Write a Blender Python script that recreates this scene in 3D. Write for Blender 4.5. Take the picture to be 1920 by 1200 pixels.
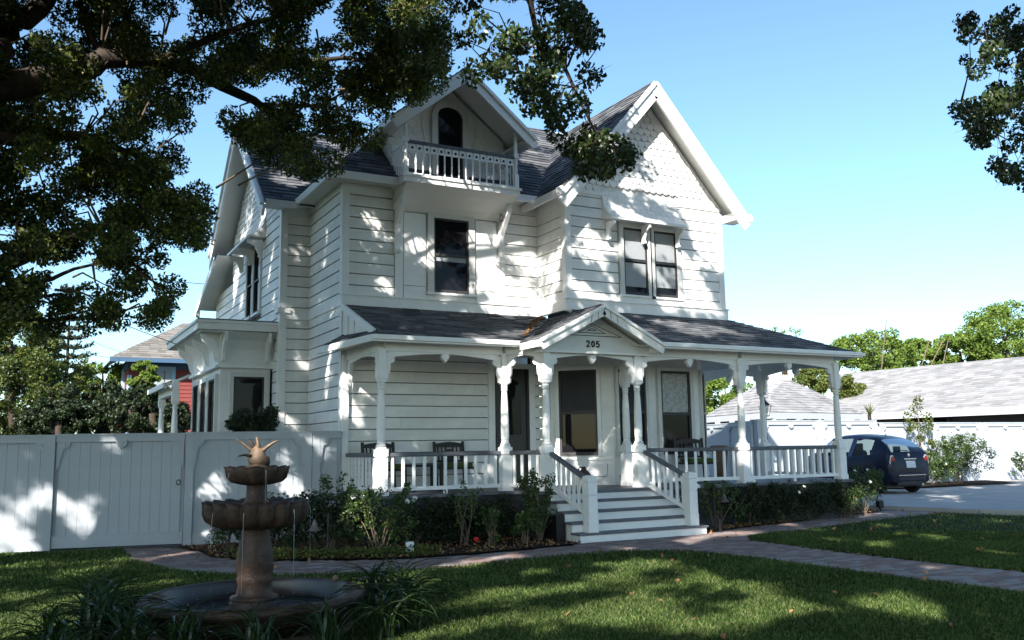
import bpy, math, random
import numpy as np
from mathutils import Vector, Matrix

for o in list(bpy.data.objects): bpy.data.objects.remove(o)
S = bpy.context.scene
COL = S.collection
R = math.radians

# ---------------------------------------------------------------- camera
YAW, PITCH, ROLL, FPX, CXY = -0.4964, 0.1397, -0.0156, 1702.3, (-5.036, -15.735, 1.5)
fw = Vector((-math.sin(YAW)*math.cos(PITCH), math.cos(YAW)*math.cos(PITCH), math.sin(PITCH)))
r0 = Vector((math.cos(YAW), math.sin(YAW), 0)); u0 = r0.cross(fw)
rt = r0*math.cos(ROLL)+u0*math.sin(ROLL); up = -r0*math.sin(ROLL)+u0*math.cos(ROLL)
CAMP = Vector(CXY)
cam = bpy.data.objects.new('camera', bpy.data.cameras.new('camera')); COL.objects.link(cam)
cam.matrix_world = Matrix(((rt.x, up.x, -fw.x, CAMP.x), (rt.y, up.y, -fw.y, CAMP.y), (rt.z, up.z, -fw.z, CAMP.z), (0, 0, 0, 1)))
cam.data.sensor_width = 36; cam.data.lens = FPX/1920*36; cam.data.clip_end = 2000; cam.data.clip_start = .05
S.camera = cam
S.render.resolution_x, S.render.resolution_y = 1024, 640

# ---------------------------------------------------------------- light
SUN = Vector((-1.1, -1.0, .92)).normalized()
elev = math.asin(SUN.z); az = math.atan2(SUN.x, SUN.y)
W = bpy.data.worlds.new('World'); S.world = W; W.use_nodes = True
nt = W.node_tree; bg = nt.nodes['Background']
sky = nt.nodes.new('ShaderNodeTexSky'); sky.sky_type = 'NISHITA'; sky.sun_disc = False
sky.sun_elevation = elev; sky.sun_rotation = az
sky.air_density = 1.0; sky.dust_density = .8; sky.ozone_density = 2.0; sky.altitude = 0
tint = nt.nodes.new('ShaderNodeMix'); tint.data_type = 'RGBA'; tint.blend_type = 'MULTIPLY'; tint.inputs[0].default_value = 1
tint.inputs[7].default_value = (.84, .995, 1.01, 1)          # the camera's cool daylight balance, over the whole sky
nt.links.new(sky.outputs[0], tint.inputs[6]); nt.links.new(tint.outputs[2], bg.inputs[0]); bg.inputs[1].default_value = .106
sl = bpy.data.lights.new('sun', 'SUN'); sl.energy = 5.0; sl.angle = R(.53); sl.color = (1, .95, .87)
so = bpy.data.objects.new('sun', sl); COL.objects.link(so); so.location = SUN*40
so.rotation_euler = SUN.to_track_quat('Z', 'Y').to_euler()
S.view_settings.view_transform = 'Standard'; S.view_settings.look = 'None'
S.view_settings.exposure = 1.36; S.view_settings.gamma = 1; S.view_settings.use_curve_mapping = False
S.render.engine = 'CYCLES'; S.cycles.max_bounces = 6; S.cycles.transparent_max_bounces = 4

rng = np.random.default_rng(7); random.seed(7)

def ray(px, py): return fw + rt*((px-960)/FPX) - up*((py-600)/FPX)
def at(px, py, Y=None, X=None, Z=None, D=None):
    """a point of the place measured on the photograph at a known depth"""
    d = ray(px, py)
    if Y is not None: t = (Y-CAMP.y)/d.y
    elif X is not None: t = (X-CAMP.x)/d.x
    elif Z is not None: t = (Z-CAMP.z)/d.z
    else: t = D
    return CAMP + d*t
def gp(px, py, z=0.): return at(px, py, Z=z)
def proj_np(P):
    d = P-np.array(CAMP); z = d@np.array(fw); z = np.where(np.abs(z) < 1e-3, 1e-3, z)
    return 960+FPX*(d@np.array(rt))/z, 600-FPX*(d@np.array(up))/z, z

# ---------------------------------------------------------------- materials
def mat(name, col, rough=.6, spec=.4, metal=0., var=0., vscale=3., bump=0., bscale=40., trans=0., isl=None, coat=0., dirt=None):
    m = bpy.data.materials.new(name); m.use_nodes = True; n = m.node_tree; p = n.nodes['Principled BSDF']
    p.inputs['Roughness'].default_value = rough; p.inputs['Specular IOR Level'].default_value = spec
    p.inputs['Metallic'].default_value = metal; p.inputs['Coat Weight'].default_value = coat
    src = None
    if isl:      # colour varies piece by piece
        g = n.nodes.new('ShaderNodeNewGeometry'); r = n.nodes.new('ShaderNodeValToRGB')
        r.color_ramp.elements[0].color = (*isl[0], 1); r.color_ramp.elements[1].color = (*isl[-1], 1)
        for i, c in enumerate(isl[1:-1]):
            e = r.color_ramp.elements.new((i+1)/(len(isl)-1)); e.color = (*c, 1)
        n.links.new(g.outputs['Random Per Island'], r.inputs[0]); src = r.outputs[0]
    if var > 0:
        tc = n.nodes.new('ShaderNodeTexCoord'); nz = n.nodes.new('ShaderNodeTexNoise')
        nz.inputs['Scale'].default_value = vscale; nz.inputs['Detail'].default_value = 6; nz.inputs['Roughness'].default_value = .65
        n.links.new(tc.outputs['Object'], nz.inputs['Vector'])
        mp = n.nodes.new('ShaderNodeMapRange'); mp.inputs[1].default_value = .3; mp.inputs[2].default_value = .7
        mp.inputs[3].default_value = 1-var; mp.inputs[4].default_value = 1+var*.6
        n.links.new(nz.outputs[0], mp.inputs[0])
        mx = n.nodes.new('ShaderNodeMix'); mx.data_type = 'RGBA'; mx.blend_type = 'MULTIPLY'; mx.inputs[0].default_value = 1
        if src: n.links.new(src, mx.inputs[6])
        else: mx.inputs[6].default_value = (*col, 1)
        n.links.new(mp.outputs[0], mx.inputs[7]); src = mx.outputs[2]
    if name == 'white_paint':    # every board took the paint a little differently
        oi = n.nodes.new('ShaderNodeObjectInfo'); mr = n.nodes.new('ShaderNodeMapRange'); mr.inputs[3].default_value = .90; mr.inputs[4].default_value = 1.03
        m2 = n.nodes.new('ShaderNodeMix'); m2.data_type = 'RGBA'; m2.blend_type = 'MULTIPLY'; m2.inputs[0].default_value = 1
        n.links.new(oi.outputs['Random'], mr.inputs[0]); n.links.new(src, m2.inputs[6]); n.links.new(mr.outputs[0], m2.inputs[7]); src = m2.outputs[2]
    if src: n.links.new(src, p.inputs['Base Color'])
    else: p.inputs['Base Color'].default_value = (*col, 1)
    if bump > 0:
        tc = n.nodes.new('ShaderNodeTexCoord'); nz = n.nodes.new('ShaderNodeTexNoise')
        nz.inputs['Scale'].default_value = bscale; nz.inputs['Detail'].default_value = 5
        n.links.new(tc.outputs['Object'], nz.inputs['Vector'])
        b = n.nodes.new('ShaderNodeBump'); b.inputs['Strength'].default_value = bump; b.inputs['Distance'].default_value = .01
        n.links.new(nz.outputs[0], b.inputs['Height']); n.links.new(b.outputs[0], p.inputs['Normal'])
    if trans > 0:
        t = n.nodes.new('ShaderNodeBsdfTranslucent'); ms = n.nodes.new('ShaderNodeMixShader'); ms.inputs[0].default_value = trans
        if src: n.links.new(src, t.inputs[0])
        else: t.inputs[0].default_value = (*col, 1)
        out = n.nodes['Material Output']
        n.links.new(p.outputs[0], ms.inputs[1]); n.links.new(t.outputs[0], ms.inputs[2]); n.links.new(ms.outputs[0], out.inputs[0])
    return m
M = {}
M['white'] = mat('white_paint', (.79, .79, .78), .55, .3, var=.12, vscale=2.6, bump=.15, bscale=60)
M['trim'] = mat('white_trim_paint', (.80, .80, .80), .45, .35, var=.05, vscale=5)
M['wall_core'] = mat('joint_shade_backing', (.13, .127, .12), .9)  # dark tone paints the shade in the gaps between clapboards
M['casing'] = mat('grey_white_casing', (.60, .60, .585), .5, .3, var=.06)
M['soffit'] = mat('cream_soffit', (.70, .70, .67), .6, .3, var=.05)
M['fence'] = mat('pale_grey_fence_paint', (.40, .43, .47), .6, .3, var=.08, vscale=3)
M['rail'] = mat('blue_grey_rail_paint', (.10, .105, .125), .45, .4, var=.25, vscale=8)
M['deck'] = mat('blue_grey_tread_paint', (.13, .135, .155), .55, .35, var=.25, vscale=6)
M['glass'] = mat('dark_window_glass', (.009, .009, .011), .03, .17)
M['sash'] = mat('dark_sash_paint', (.035, .033, .035), .5, .4)
M['blind'] = mat('roller_blind', (.30, .32, .34), .9, .1, var=.1)
M['blind_dark'] = mat('drawn_screen', (.045, .046, .05), .7, .2, var=.2)
M['lace'] = mat('lace_curtain', (.42, .43, .43), .9, .1, var=.45, vscale=25)
M['roof'] = mat('grey_asphalt_shingle', (.1, .1, .1), .9, .15, isl=[(.066, .070, .082), (.11, .115, .127), (.18, .182, .19)], var=.25, vscale=1.2, bump=.5, bscale=120)
M['roof_brown'] = mat('weathered_brown_shingle', (.2, .2, .2), .9, .15, isl=[(.13, .12, .11), (.18, .165, .15), (.22, .20, .19)], var=.15, vscale=1)
M['roof_pale'] = mat('pale_grey_shingle', (.3, .3, .3), .9, .15, isl=[(.21, .205, .21), (.27, .265, .27), (.32, .31, .315)], var=.15, vscale=1)
M['door'] = mat('dark_door_wood', (.022, .017, .016), .3, .5, var=.3, vscale=6)
M['bark'] = mat('dark_bark', (.055, .043, .035), .9, .15, var=.5, vscale=9, bump=.8, bscale=25)
M['twig'] = mat('pale_twig_bark', (.16, .12, .09), .85, .2, var=.3)
M['leaf'] = mat('camphor_leaf', (.05, .08, .02), .42, .45, isl=[(.018, .034, .010), (.036, .062, .014), (.078, .112, .022), (.20, .22, .04)], trans=.46)
M['leaf_near'] = mat('glossy_leaf', (.05, .08, .02), .4, .45, isl=[(.018, .034, .012), (.03, .056, .016), (.06, .085, .022)], trans=.22)
M['leaf_light'] = mat('sunny_leaf', (.1, .15, .03), .6, .3, isl=[(.08, .14, .026), (.14, .22, .036), (.23, .29, .055)], trans=.35)
M['leaf_yellow'] = mat('yellow_green_leaf', (.1, .15, .03), .6, .3, isl=[(.05, .08, .018), (.10, .13, .026), (.17, .18, .04)], trans=.3)
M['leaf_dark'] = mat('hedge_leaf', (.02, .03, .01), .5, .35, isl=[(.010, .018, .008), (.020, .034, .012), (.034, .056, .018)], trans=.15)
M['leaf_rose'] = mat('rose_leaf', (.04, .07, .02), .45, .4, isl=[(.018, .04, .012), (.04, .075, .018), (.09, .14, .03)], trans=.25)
M['strap'] = mat('strap_leaf', (.025, .05, .015), .35, .5, var=.25, vscale=4, trans=.15)
M['grass'] = mat('lawn_blade', (.05, .09, .02), .6, .25, isl=[(.014, .036, .008), (.030, .066, .012), (.058, .108, .020), (.115, .16, .038), (.21, .23, .095)], trans=.35, var=.35, vscale=.9)
M['turf'] = mat('lawn_soil', (.018, .028, .010), .95, .1, var=.4, vscale=12)
M['soil'] = mat('planting_soil', (.045, .030, .022), .95, .1, var=.5, vscale=6, bump=1, bscale=30)
M['brick'] = mat('paving_brick', (.20, .155, .145), .85, .2, var=.3, vscale=2.5, bump=.3, bscale=60)
M['brick2'] = mat('rosy_paving_brick', (.27, .18, .16), .85, .2, var=.3, vscale=2.5, bump=.3, bscale=60)
M['brick3'] = mat('grey_paving_brick', (.30, .27, .26), .85, .2, var=.3, vscale=2.5, bump=.3, bscale=60)
M['bricks'] = mat('far_paving_brick', (.2, .1, .1), .85, .2, isl=[(.20, .15, .14), (.27, .19, .17), (.30, .27, .26)], var=.25, vscale=3)
M['joint'] = mat('sand_joint', (.12, .10, .085), .95, .1, var=.3)
M['concrete'] = mat('driveway_concrete', (.36, .35, .335), .85, .2, var=.14, vscale=1.3, bump=.2, bscale=50)
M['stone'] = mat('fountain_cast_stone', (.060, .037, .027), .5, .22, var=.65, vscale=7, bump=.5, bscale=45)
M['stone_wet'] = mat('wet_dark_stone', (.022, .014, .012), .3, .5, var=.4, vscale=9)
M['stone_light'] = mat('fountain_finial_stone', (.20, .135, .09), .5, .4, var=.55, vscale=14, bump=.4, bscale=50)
M['car'] = mat('navy_car_paint', (.004, .007, .022), .3, .22, coat=.10)
M['tyre'] = mat('tyre_rubber', (.014, .014, .015), .8, .2)
M['black'] = mat('black_plastic', (.012, .012, .013), .5, .4)
M['chrome'] = mat('chrome', (.7, .7, .72), .15, .5, metal=1.)
M['red_lens'] = mat('red_lamp_lens', (.30, .012, .015), .15, .6, coat=.6)
M['clear_lens'] = mat('pale_lamp_lens', (.65, .6, .6), .2, .6)
M['plate'] = mat('licence_plate', (.5, .52, .56), .5, .4)
M['copper'] = mat('weathered_copper', (.16, .13, .12), .4, .5, metal=.6, var=.4)
M['dark_wood'] = mat('dark_stained_wood', (.022, .018, .017), .5, .4, var=.3)
M['cushion'] = mat('olive_cushion', (.07, .11, .03), .9, .1)
M['crock'] = mat('cream_stoneware', (.45, .38, .28), .4, .45, var=.1)
M['petal'] = mat('white_petal', (.82, .82, .76), .6, .2)
M['petal_red'] = mat('red_petal', (.5, .03, .03), .6, .2)
M['petal_pink'] = mat('mauve_petal', (.5, .33, .55), .6, .2)
M['red_wall'] = mat('brick_red_siding', (.21, .05, .045), .7, .2, var=.1)
M['blue_trim'] = mat('slate_blue_trim', (.055, .11, .19), .6, .3)
M['pale_trim'] = mat('pale_blue_trim', (.30, .45, .55), .6, .3)
M['grey_wall'] = mat('charcoal_siding', (.06, .06, .065), .8, .2)
M['grey_fascia'] = mat('pale_grey_fascia', (.42, .43, .47), .6, .3)
M['ink'] = mat('black_numeral', (.01, .01, .01), .5, .3)
M['brown_leaf'] = mat('dry_leaf', (.2, .1, .05), .8, .2, isl=[(.12, .06, .03), (.25, .13, .06), (.34, .2, .09)])
M['water_drop'] = mat('falling_water', (.30, .33, .35), .08, .6)
m = mat('pool_water', (.02, .03, .04), .05, .6); M['water'] = m
n = m.node_tree; nz = n.nodes.new('ShaderNodeTexNoise'); nz.inputs['Scale'].default_value = 26; nz.inputs['Detail'].default_value = 4
b = n.nodes.new('ShaderNodeBump'); b.inputs['Strength'].default_value = .9; b.inputs['Distance'].default_value = .05
tcw = n.nodes.new('ShaderNodeTexCoord'); n.links.new(tcw.outputs['Object'], nz.inputs['Vector'])
n.links.new(nz.outputs[0], b.inputs['Height']); n.links.new(b.outputs[0], n.nodes['Principled BSDF'].inputs['Normal'])
# car glass: see-through, tinted
m = bpy.data.materials.new('car_window_glass'); m.use_nodes = True; n = m.node_tree
n.nodes.remove(n.nodes['Principled BSDF']); gl = n.nodes.new('ShaderNodeBsdfGlossy'); gl.inputs['Roughness'].default_value = .03
tr = n.nodes.new('ShaderNodeBsdfTransparent'); tr.inputs[0].default_value = (.55, .62, .62, 1)
fr = n.nodes.new('ShaderNodeFresnel'); fr.inputs[0].default_value = 1.13; ms = n.nodes.new('ShaderNodeMixShader')
n.links.new(fr.outputs[0], ms.inputs[0]); n.links.new(tr.outputs[0], ms.inputs[1]); n.links.new(gl.outputs[0], ms.inputs[2])
n.links.new(ms.outputs[0], n.nodes['Material Output'].inputs[0]); M['car_glass'] = m

# ---------------------------------------------------------------- building helpers
def wloc(o):
    v = Vector((0, 0, 0))
    while o is not None: v += o.location; o = o.parent
    return v
def link(name, me, parent=None, loc=(0, 0, 0), rz=0., scale=(1, 1, 1), kind=None):
    o = bpy.data.objects.new(name, me); COL.objects.link(o); o.location = loc; o.rotation_euler = (0, 0, rz); o.scale = scale
    if parent: o.parent = parent
    if kind: o['kind'] = kind
    return o
def tag(o, label=None, cat=None, group=None, kind=None):
    if label: o['label'] = label
    if cat: o['category'] = cat
    if group: o['group'] = group
    if kind: o['kind'] = kind
    return o
def thing(name, label, cat, loc=(0, 0, 0), rz=0., group=None):
    o = bpy.data.objects.new(name, None); COL.objects.link(o); o.location = loc; o.rotation_euler = (0, 0, rz); o.empty_display_size = .2
    return tag(o, label, cat, group)
def copy_tree(o, parent=None):
    c = o.copy(); COL.objects.link(c)
    if parent: c.parent = parent
    for ch in o.children: copy_tree(ch, c)
    return c
def blade(b, pts, wid, thk, side, n=8):
    """a flattened tapering blade along pts"""
    P = [Vector(p) for p in pts]; side = Vector(side).normalized(); vs = []; fs = []; k = len(P)
    for i in range(k):
        d = (P[min(i+1, k-1)]-P[max(i-1, 0)]).normalized(); nn = d.cross(side).normalized()
        for j in range(n):
            t = 2*math.pi*j/n; vs.append(P[i]+side*math.cos(t)*wid[i]+nn*math.sin(t)*thk[i])
    for i in range(k-1):
        for j in range(n): fs.append((i*n+j, i*n+(j+1) % n, (i+1)*n+(j+1) % n, (i+1)*n+j))
    fs.append(tuple(range(n-1, -1, -1))); fs.append(tuple((k-1)*n+j for j in range(n))); b.add(vs, fs)
class MB:
    def __init__(s, T=None): s.v = []; s.f = []; s.T = T
    def add(s, vs, fs):
        b = len(s.v)
        for p in vs:
            p = Vector(p); s.v.append(tuple(s.T @ p) if s.T else tuple(p))
        s.f += [tuple(b+i for i in f) for f in fs]; return s
    def box(s, x0, y0, z0, x1, y1, z1):
        return s.add([(x0, y0, z0), (x1, y0, z0), (x1, y1, z0), (x0, y1, z0), (x0, y0, z1), (x1, y0, z1), (x1, y1, z1), (x0, y1, z1)],
                     [(0, 3, 2, 1), (4, 5, 6, 7), (0, 1, 5, 4), (1, 2, 6, 5), (2, 3, 7, 6), (3, 0, 4, 7)])
    def beam(s, p0, p1, w, h, upv=(0, 0, 1)):
        p0 = Vector(p0); p1 = Vector(p1); d = (p1-p0).normalized(); a = d.cross(Vector(upv)).normalized(); b = a.cross(d)
        a *= w/2; b *= h/2
        return s.add([p0-a-b, p0+a-b, p0+a+b, p0-a+b, p1-a-b, p1+a-b, p1+a+b, p1-a+b],
                     [(0, 3, 2, 1), (4, 5, 6, 7), (0, 1, 5, 4), (1, 2, 6, 5), (2, 3, 7, 6), (3, 0, 4, 7)])
    def prism(s, pts, ext):
        n = len(pts); e = Vector(ext); P = [Vector(p) for p in pts]
        return s.add(P+[p+e for p in P], [tuple(range(n-1, -1, -1)), tuple(range(n, 2*n))]+[(i, (i+1) % n, n+(i+1) % n, n+i) for i in range(n)])
    def lathe(s, prof, cx=0, cy=0, n=16, cz=0., lobes=0, lob=0., caps=True, lz=0.):
        vs = []; fs = []
        for j, (r, z) in enumerate(prof):
            for i in range(n):
                a = 2*math.pi*i/n; k = 1.
                if lobes: k = 1+lob*abs(math.sin(a*lobes/2))
                vs.append((cx+r*k*math.cos(a), cy+r*k*math.sin(a), cz+z+(lz*abs(math.sin(a*lobes/2)) if j >= len(prof)-4 and j < len(prof)-1 else 0)))
        for j in range(len(prof)-1):
            for i in range(n): fs.append((j*n+i, j*n+(i+1) % n, (j+1)*n+(i+1) % n, (j+1)*n+i))
        if caps: fs.append(tuple(range(n-1, -1, -1))); fs.append(tuple((len(prof)-1)*n+i for i in range(n)))
        return s.add(vs, fs)
    def tube(s, pts, rad, n=6):
        P = [Vector(p) for p in pts]; k = len(P)
        if not hasattr(rad, '__len__'): rad = [rad]*k
        vs = []; fs = []
        for i in range(k):
            d = (P[min(i+1, k-1)]-P[max(i-1, 0)]).normalized()
            a = d.cross(Vector((0, 0, 1)) if abs(d.z) < .9 else Vector((1, 0, 0))).normalized(); b = d.cross(a)
            for j in range(n):
                t = 2*math.pi*j/n; vs.append(P[i]+(a*math.cos(t)+b*math.sin(t))*rad[i])
        for i in range(k-1):
            for j in range(n): fs.append((i*n+j, i*n+(j+1) % n, (i+1)*n+(j+1) % n, (i+1)*n+j))
        fs.append(tuple(range(n-1, -1, -1))); fs.append(tuple((k-1)*n+j for j in range(n)))
        return s.add(vs, fs)
    def mesh(s, name, m, smooth=False):
        me = bpy.data.meshes.new(name); me.from_pydata(s.v, [], s.f); me.materials.append(m)
        if smooth: me.polygons.foreach_set('use_smooth', [True]*len(me.polygons))
        me.update(); return me
    def build(s, name, m, parent=None, smooth=False, local=False, kind=None, bevel=0.):
        if parent is not None and not local:
            w = wloc(parent); s.v = [(x-w.x, y-w.y, z-w.z) for x, y, z in s.v]
        o = link(name, s.mesh(name, m, smooth), parent, kind=kind)
        if bevel:
            md = o.modifiers.new('bevel', 'BEVEL'); md.width = bevel; md.segments = 2; md.limit_method = 'ANGLE'
        return o
def np_mesh(name, V, nper, m, smooth=False):
    """V: (N,nper,3) separate polygons"""
    N = V.shape[0]; me = bpy.data.meshes.new(name)
    me.vertices.add(N*nper); me.vertices.foreach_set('co', V.reshape(-1).astype(np.float32))
    me.loops.add(N*nper); me.loops.foreach_set('vertex_index', np.arange(N*nper, dtype=np.int32))
    me.polygons.add(N); me.polygons.foreach_set('loop_start', np.arange(0, N*nper, nper, dtype=np.int32))
    me.materials.append(m); me.update(calc_edges=True); return me
def leaves(C, size, wid=.5, droop=.35, sz_var=.35):
    """leaf quads (folded along the midrib) at the points C"""
    N = len(C); d = rng.normal(size=(N, 3)); d[:, 2] -= droop*1.2; d /= np.linalg.norm(d, axis=1)[:, None]
    q = rng.normal(size=(N, 3)); a = np.cross(d, q); a /= np.linalg.norm(a, axis=1)[:, None]; b = np.cross(d, a)
    L = size*(1+sz_var*rng.uniform(-1, 1, N))[:, None]; w = L*wid*.5
    base = C-d*L*.5; tip = C+d*L*.5; mid = C-d*L*.08
    return np.stack([base, mid+a*w+b*w*.35, tip, mid-a*w+b*w*.35], 1)
def clump(centers, rad, n, flat=.8):
    """points of leaf clusters: dense near the outside of each clump"""
    out = []
    for c, r, k in zip(centers, rad, n):
        p = rng.normal(size=(int(k), 3)); p /= np.linalg.norm(p, axis=1)[:, None]; p *= (rng.uniform(.25, 1, int(k))**.6)[:, None]*r
        p[:, 2] *= flat; out.append(p+np.array(c))
    return np.concatenate(out)
def leaf_part(name, C, size, m, parent=None, **k):
    if parent is not None: C = C-np.array(wloc(parent))
    return link(name, np_mesh(name, leaves(C, size, **k), 4, m), parent)
def poly_in(px, py, poly):
    px = np.asarray(px, float); py = np.asarray(py, float); c = np.zeros(px.shape, bool); n = len(poly); j = n-1
    for i in range(n):
        xi, yi = poly[i]; xj, yj = poly[j]
        if yi != yj:
            t = ((yi > py) != (yj > py)) & (px < (xj-xi)*(py-yi)/(yj-yi)+xi); c ^= t
        j = i
    return c

# ================================================================ THE HOUSE
HOUSE = thing('victorian_house', 'white two-storey clapboard house with steep gables, balcony and wrap porch numbered 205', 'house')
BS = .212
_b = MB(); _b.prism([(0, .035, .017), (0, -.014, .017), (0, -.014, .030), (0, -.010, .034), (0, -.002, BS), (0, .035, BS)], (1, 0, 0))
BOARD = _b.mesh('clapboard', M['white'])
def frame_T(p0, p1, z=0.):
    a = math.atan2(p1[1]-p0[1], p1[0]-p0[0]); return Matrix.Translation((p0[0], p0[1], z)) @ Matrix.Rotation(a, 4, 'Z'), a, math.hypot(p1[0]-p0[0], p1[1]-p0[1])
def wall(p0, p1, z0, z1, gaps=(), par=HOUSE, off=0., top=None, name='wall'):
    """backing + one object per clapboard; gaps: (u0,u1,za,zb) left without boards; top: extra polygon (u,z) list of the gable"""
    T, a, L = frame_T(p0, p1)
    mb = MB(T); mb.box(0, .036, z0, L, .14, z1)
    if top: MB(T).prism([(u, .030, z) for u, z in top], (0, .1, 0)).build('gable_sheathing', M['white'], par)
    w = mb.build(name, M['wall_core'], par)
    n = int((z1-z0-off)/BS)
    for i in range(n+1):
        z = z0+off+i*BS; sc = 1.
        if z+BS > z1+.001:
            sc = (z1-z)/BS
            if sc < .25: continue
        segs = [(0., L)]
        for (u0, u1, za, zb) in gaps:
            if z+BS*sc > za+.02 and z < zb-.02:
                ns = []
                for s0, s1 in segs:
                    if u1 <= s0 or u0 >= s1: ns.append((s0, s1)); continue
                    if u0 > s0: ns.append((s0, u0))
                    if u1 < s1: ns.append((u1, s1))
                segs = ns
        for s0, s1 in segs:
            if s1-s0 < .03: continue
            cuts = [s0, s1]
            if s1-s0 > 1.9: cuts = [s0, s0+(s1-s0)*random.uniform(.2, .8), s1]
            for c0, c1 in zip(cuts, cuts[1:]):
                p = T @ Vector((c0, 0, 0)); link('clapboard', BOARD, w, (p.x, p.y, z+random.uniform(-.0015, .0015)), a, (c1-c0-.003, 1, sc))
    return w
def part(name, m, fn, par=HOUSE, **k):
    mb = MB(); fn(mb); return mb.build(name, m, par, **k)
def tboard(p0, p1, u0, z0, u1, z1, pr=.03, name='trim_board', m='trim', back=.03, par=HOUSE):
    T, a, L = frame_T(p0, p1); mb = MB(T); mb.box(u0, -pr, z0, u1, back, z1); return mb.build(name, M[m], par)
def corner(x, y, z0, z1, w=.11, name='corner_board', px=-1, py=-1):
    """L-shaped corner board proud of both walls; the house is on +px,+py side"""
    mb = MB(); x0, x1 = sorted((x-.028*1, x+w)) if px < 0 else sorted((x-w, x+.028)); y0, y1 = (y-.03, y+w)
    mb.box(x0, y0, z0, x1, y1, z1); return mb.build(name, M['trim'], HOUSE)
def window(p0, p1, u0, u1, z0, z1, cas=.11, mid=.5, blind=(.0, .0), bmat='blind', sill=True, par=HOUSE, arch=0., casm='casing', fr=.035, double=True, cap=True):
    """double-hung window: casing > sash, pane, blind, sill"""
    T, a, L = frame_T(p0, p1); c = MB(T); d = -.05
    if arch: pass
    c.box(u0-cas, d, z0-.02, u0, .03, z1+ (0 if arch else cas)); c.box(u1, d, z0-.02, u1+cas, .03, z1+(0 if arch else cas))
    if not arch: c.box(u0, d, z1, u1, .03, z1+cas)
    else:
        n = 10; uc = (u0+u1)/2; w = (u1-u0)/2; P = []; Q = []
        for i in range(n+1):
            t = math.pi*i/n; P.append((uc-math.cos(t)*w, d, z1+math.sin(t)*arch)); Q.append((uc-math.cos(t)*(w+cas), d, z1+math.sin(t)*(arch+cas)))
        for i in range(n): c.prism([P[i], P[i+1], Q[i+1], Q[i]], (0, .08, 0))
    if cap and not arch: c.box(u0-cas-.02, d-.025, z1+cas, u1+cas+.02, .03, z1+cas+.03)
    W_ = c.build('window', M[casm], par)
    if sill: MB(T).add([], []).box(u0-cas-.03, d-.04, z0-.06, u1+cas+.03, .03, z0-.02).build('sill', M['trim'], W_)
    s = MB(T); y0, y1 = -.03, .0; zm = z0+(z1-z0)*mid
    s.box(u0, y0, z0, u0+fr, y1, z1); s.box(u1-fr, y0, z0, u1, y1, z1); s.box(u0+fr, y0, z0, u1-fr, y1, z0+fr*1.4)
    if not arch: s.box(u0+fr, y0, z1-fr, u1-fr, y1, z1)
    if double: s.box(u0+fr, y0-.006, zm-fr*.6, u1-fr, y1, zm+fr*.6)
    s.build('sash', M['sash'], W_)
    g = MB(T)
    if arch:
        n = 10; uc = (u0+u1)/2; w = (u1-u0)/2
        g.prism([(u0+fr, .004, z0+fr)]+[(u1-fr, .004, z0+fr)]+[(uc+math.cos(math.pi*i/n)*(w-.002), .004, z1+math.sin(math.pi*i/n)*arch) for i in range(n+1)], (0, .012, 0))
    else: g.box(u0+fr, .004, z0+fr, u1-fr, .014, z1-fr)
    g.build('pane', M['glass'], W_)
    for k, (f0, f1) in enumerate(blind if isinstance(blind[0], tuple) else [blind]):
        if f1 > f0:
            b_ = MB(T); b_.box(u0+fr+.004, -.006, z0+(z1-z0)*f0, u1-fr-.004, .002, z0+(z1-z0)*f1); b_.build('blind', M[bmat], W_)
    return W_
SC_ROWS = {}
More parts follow.
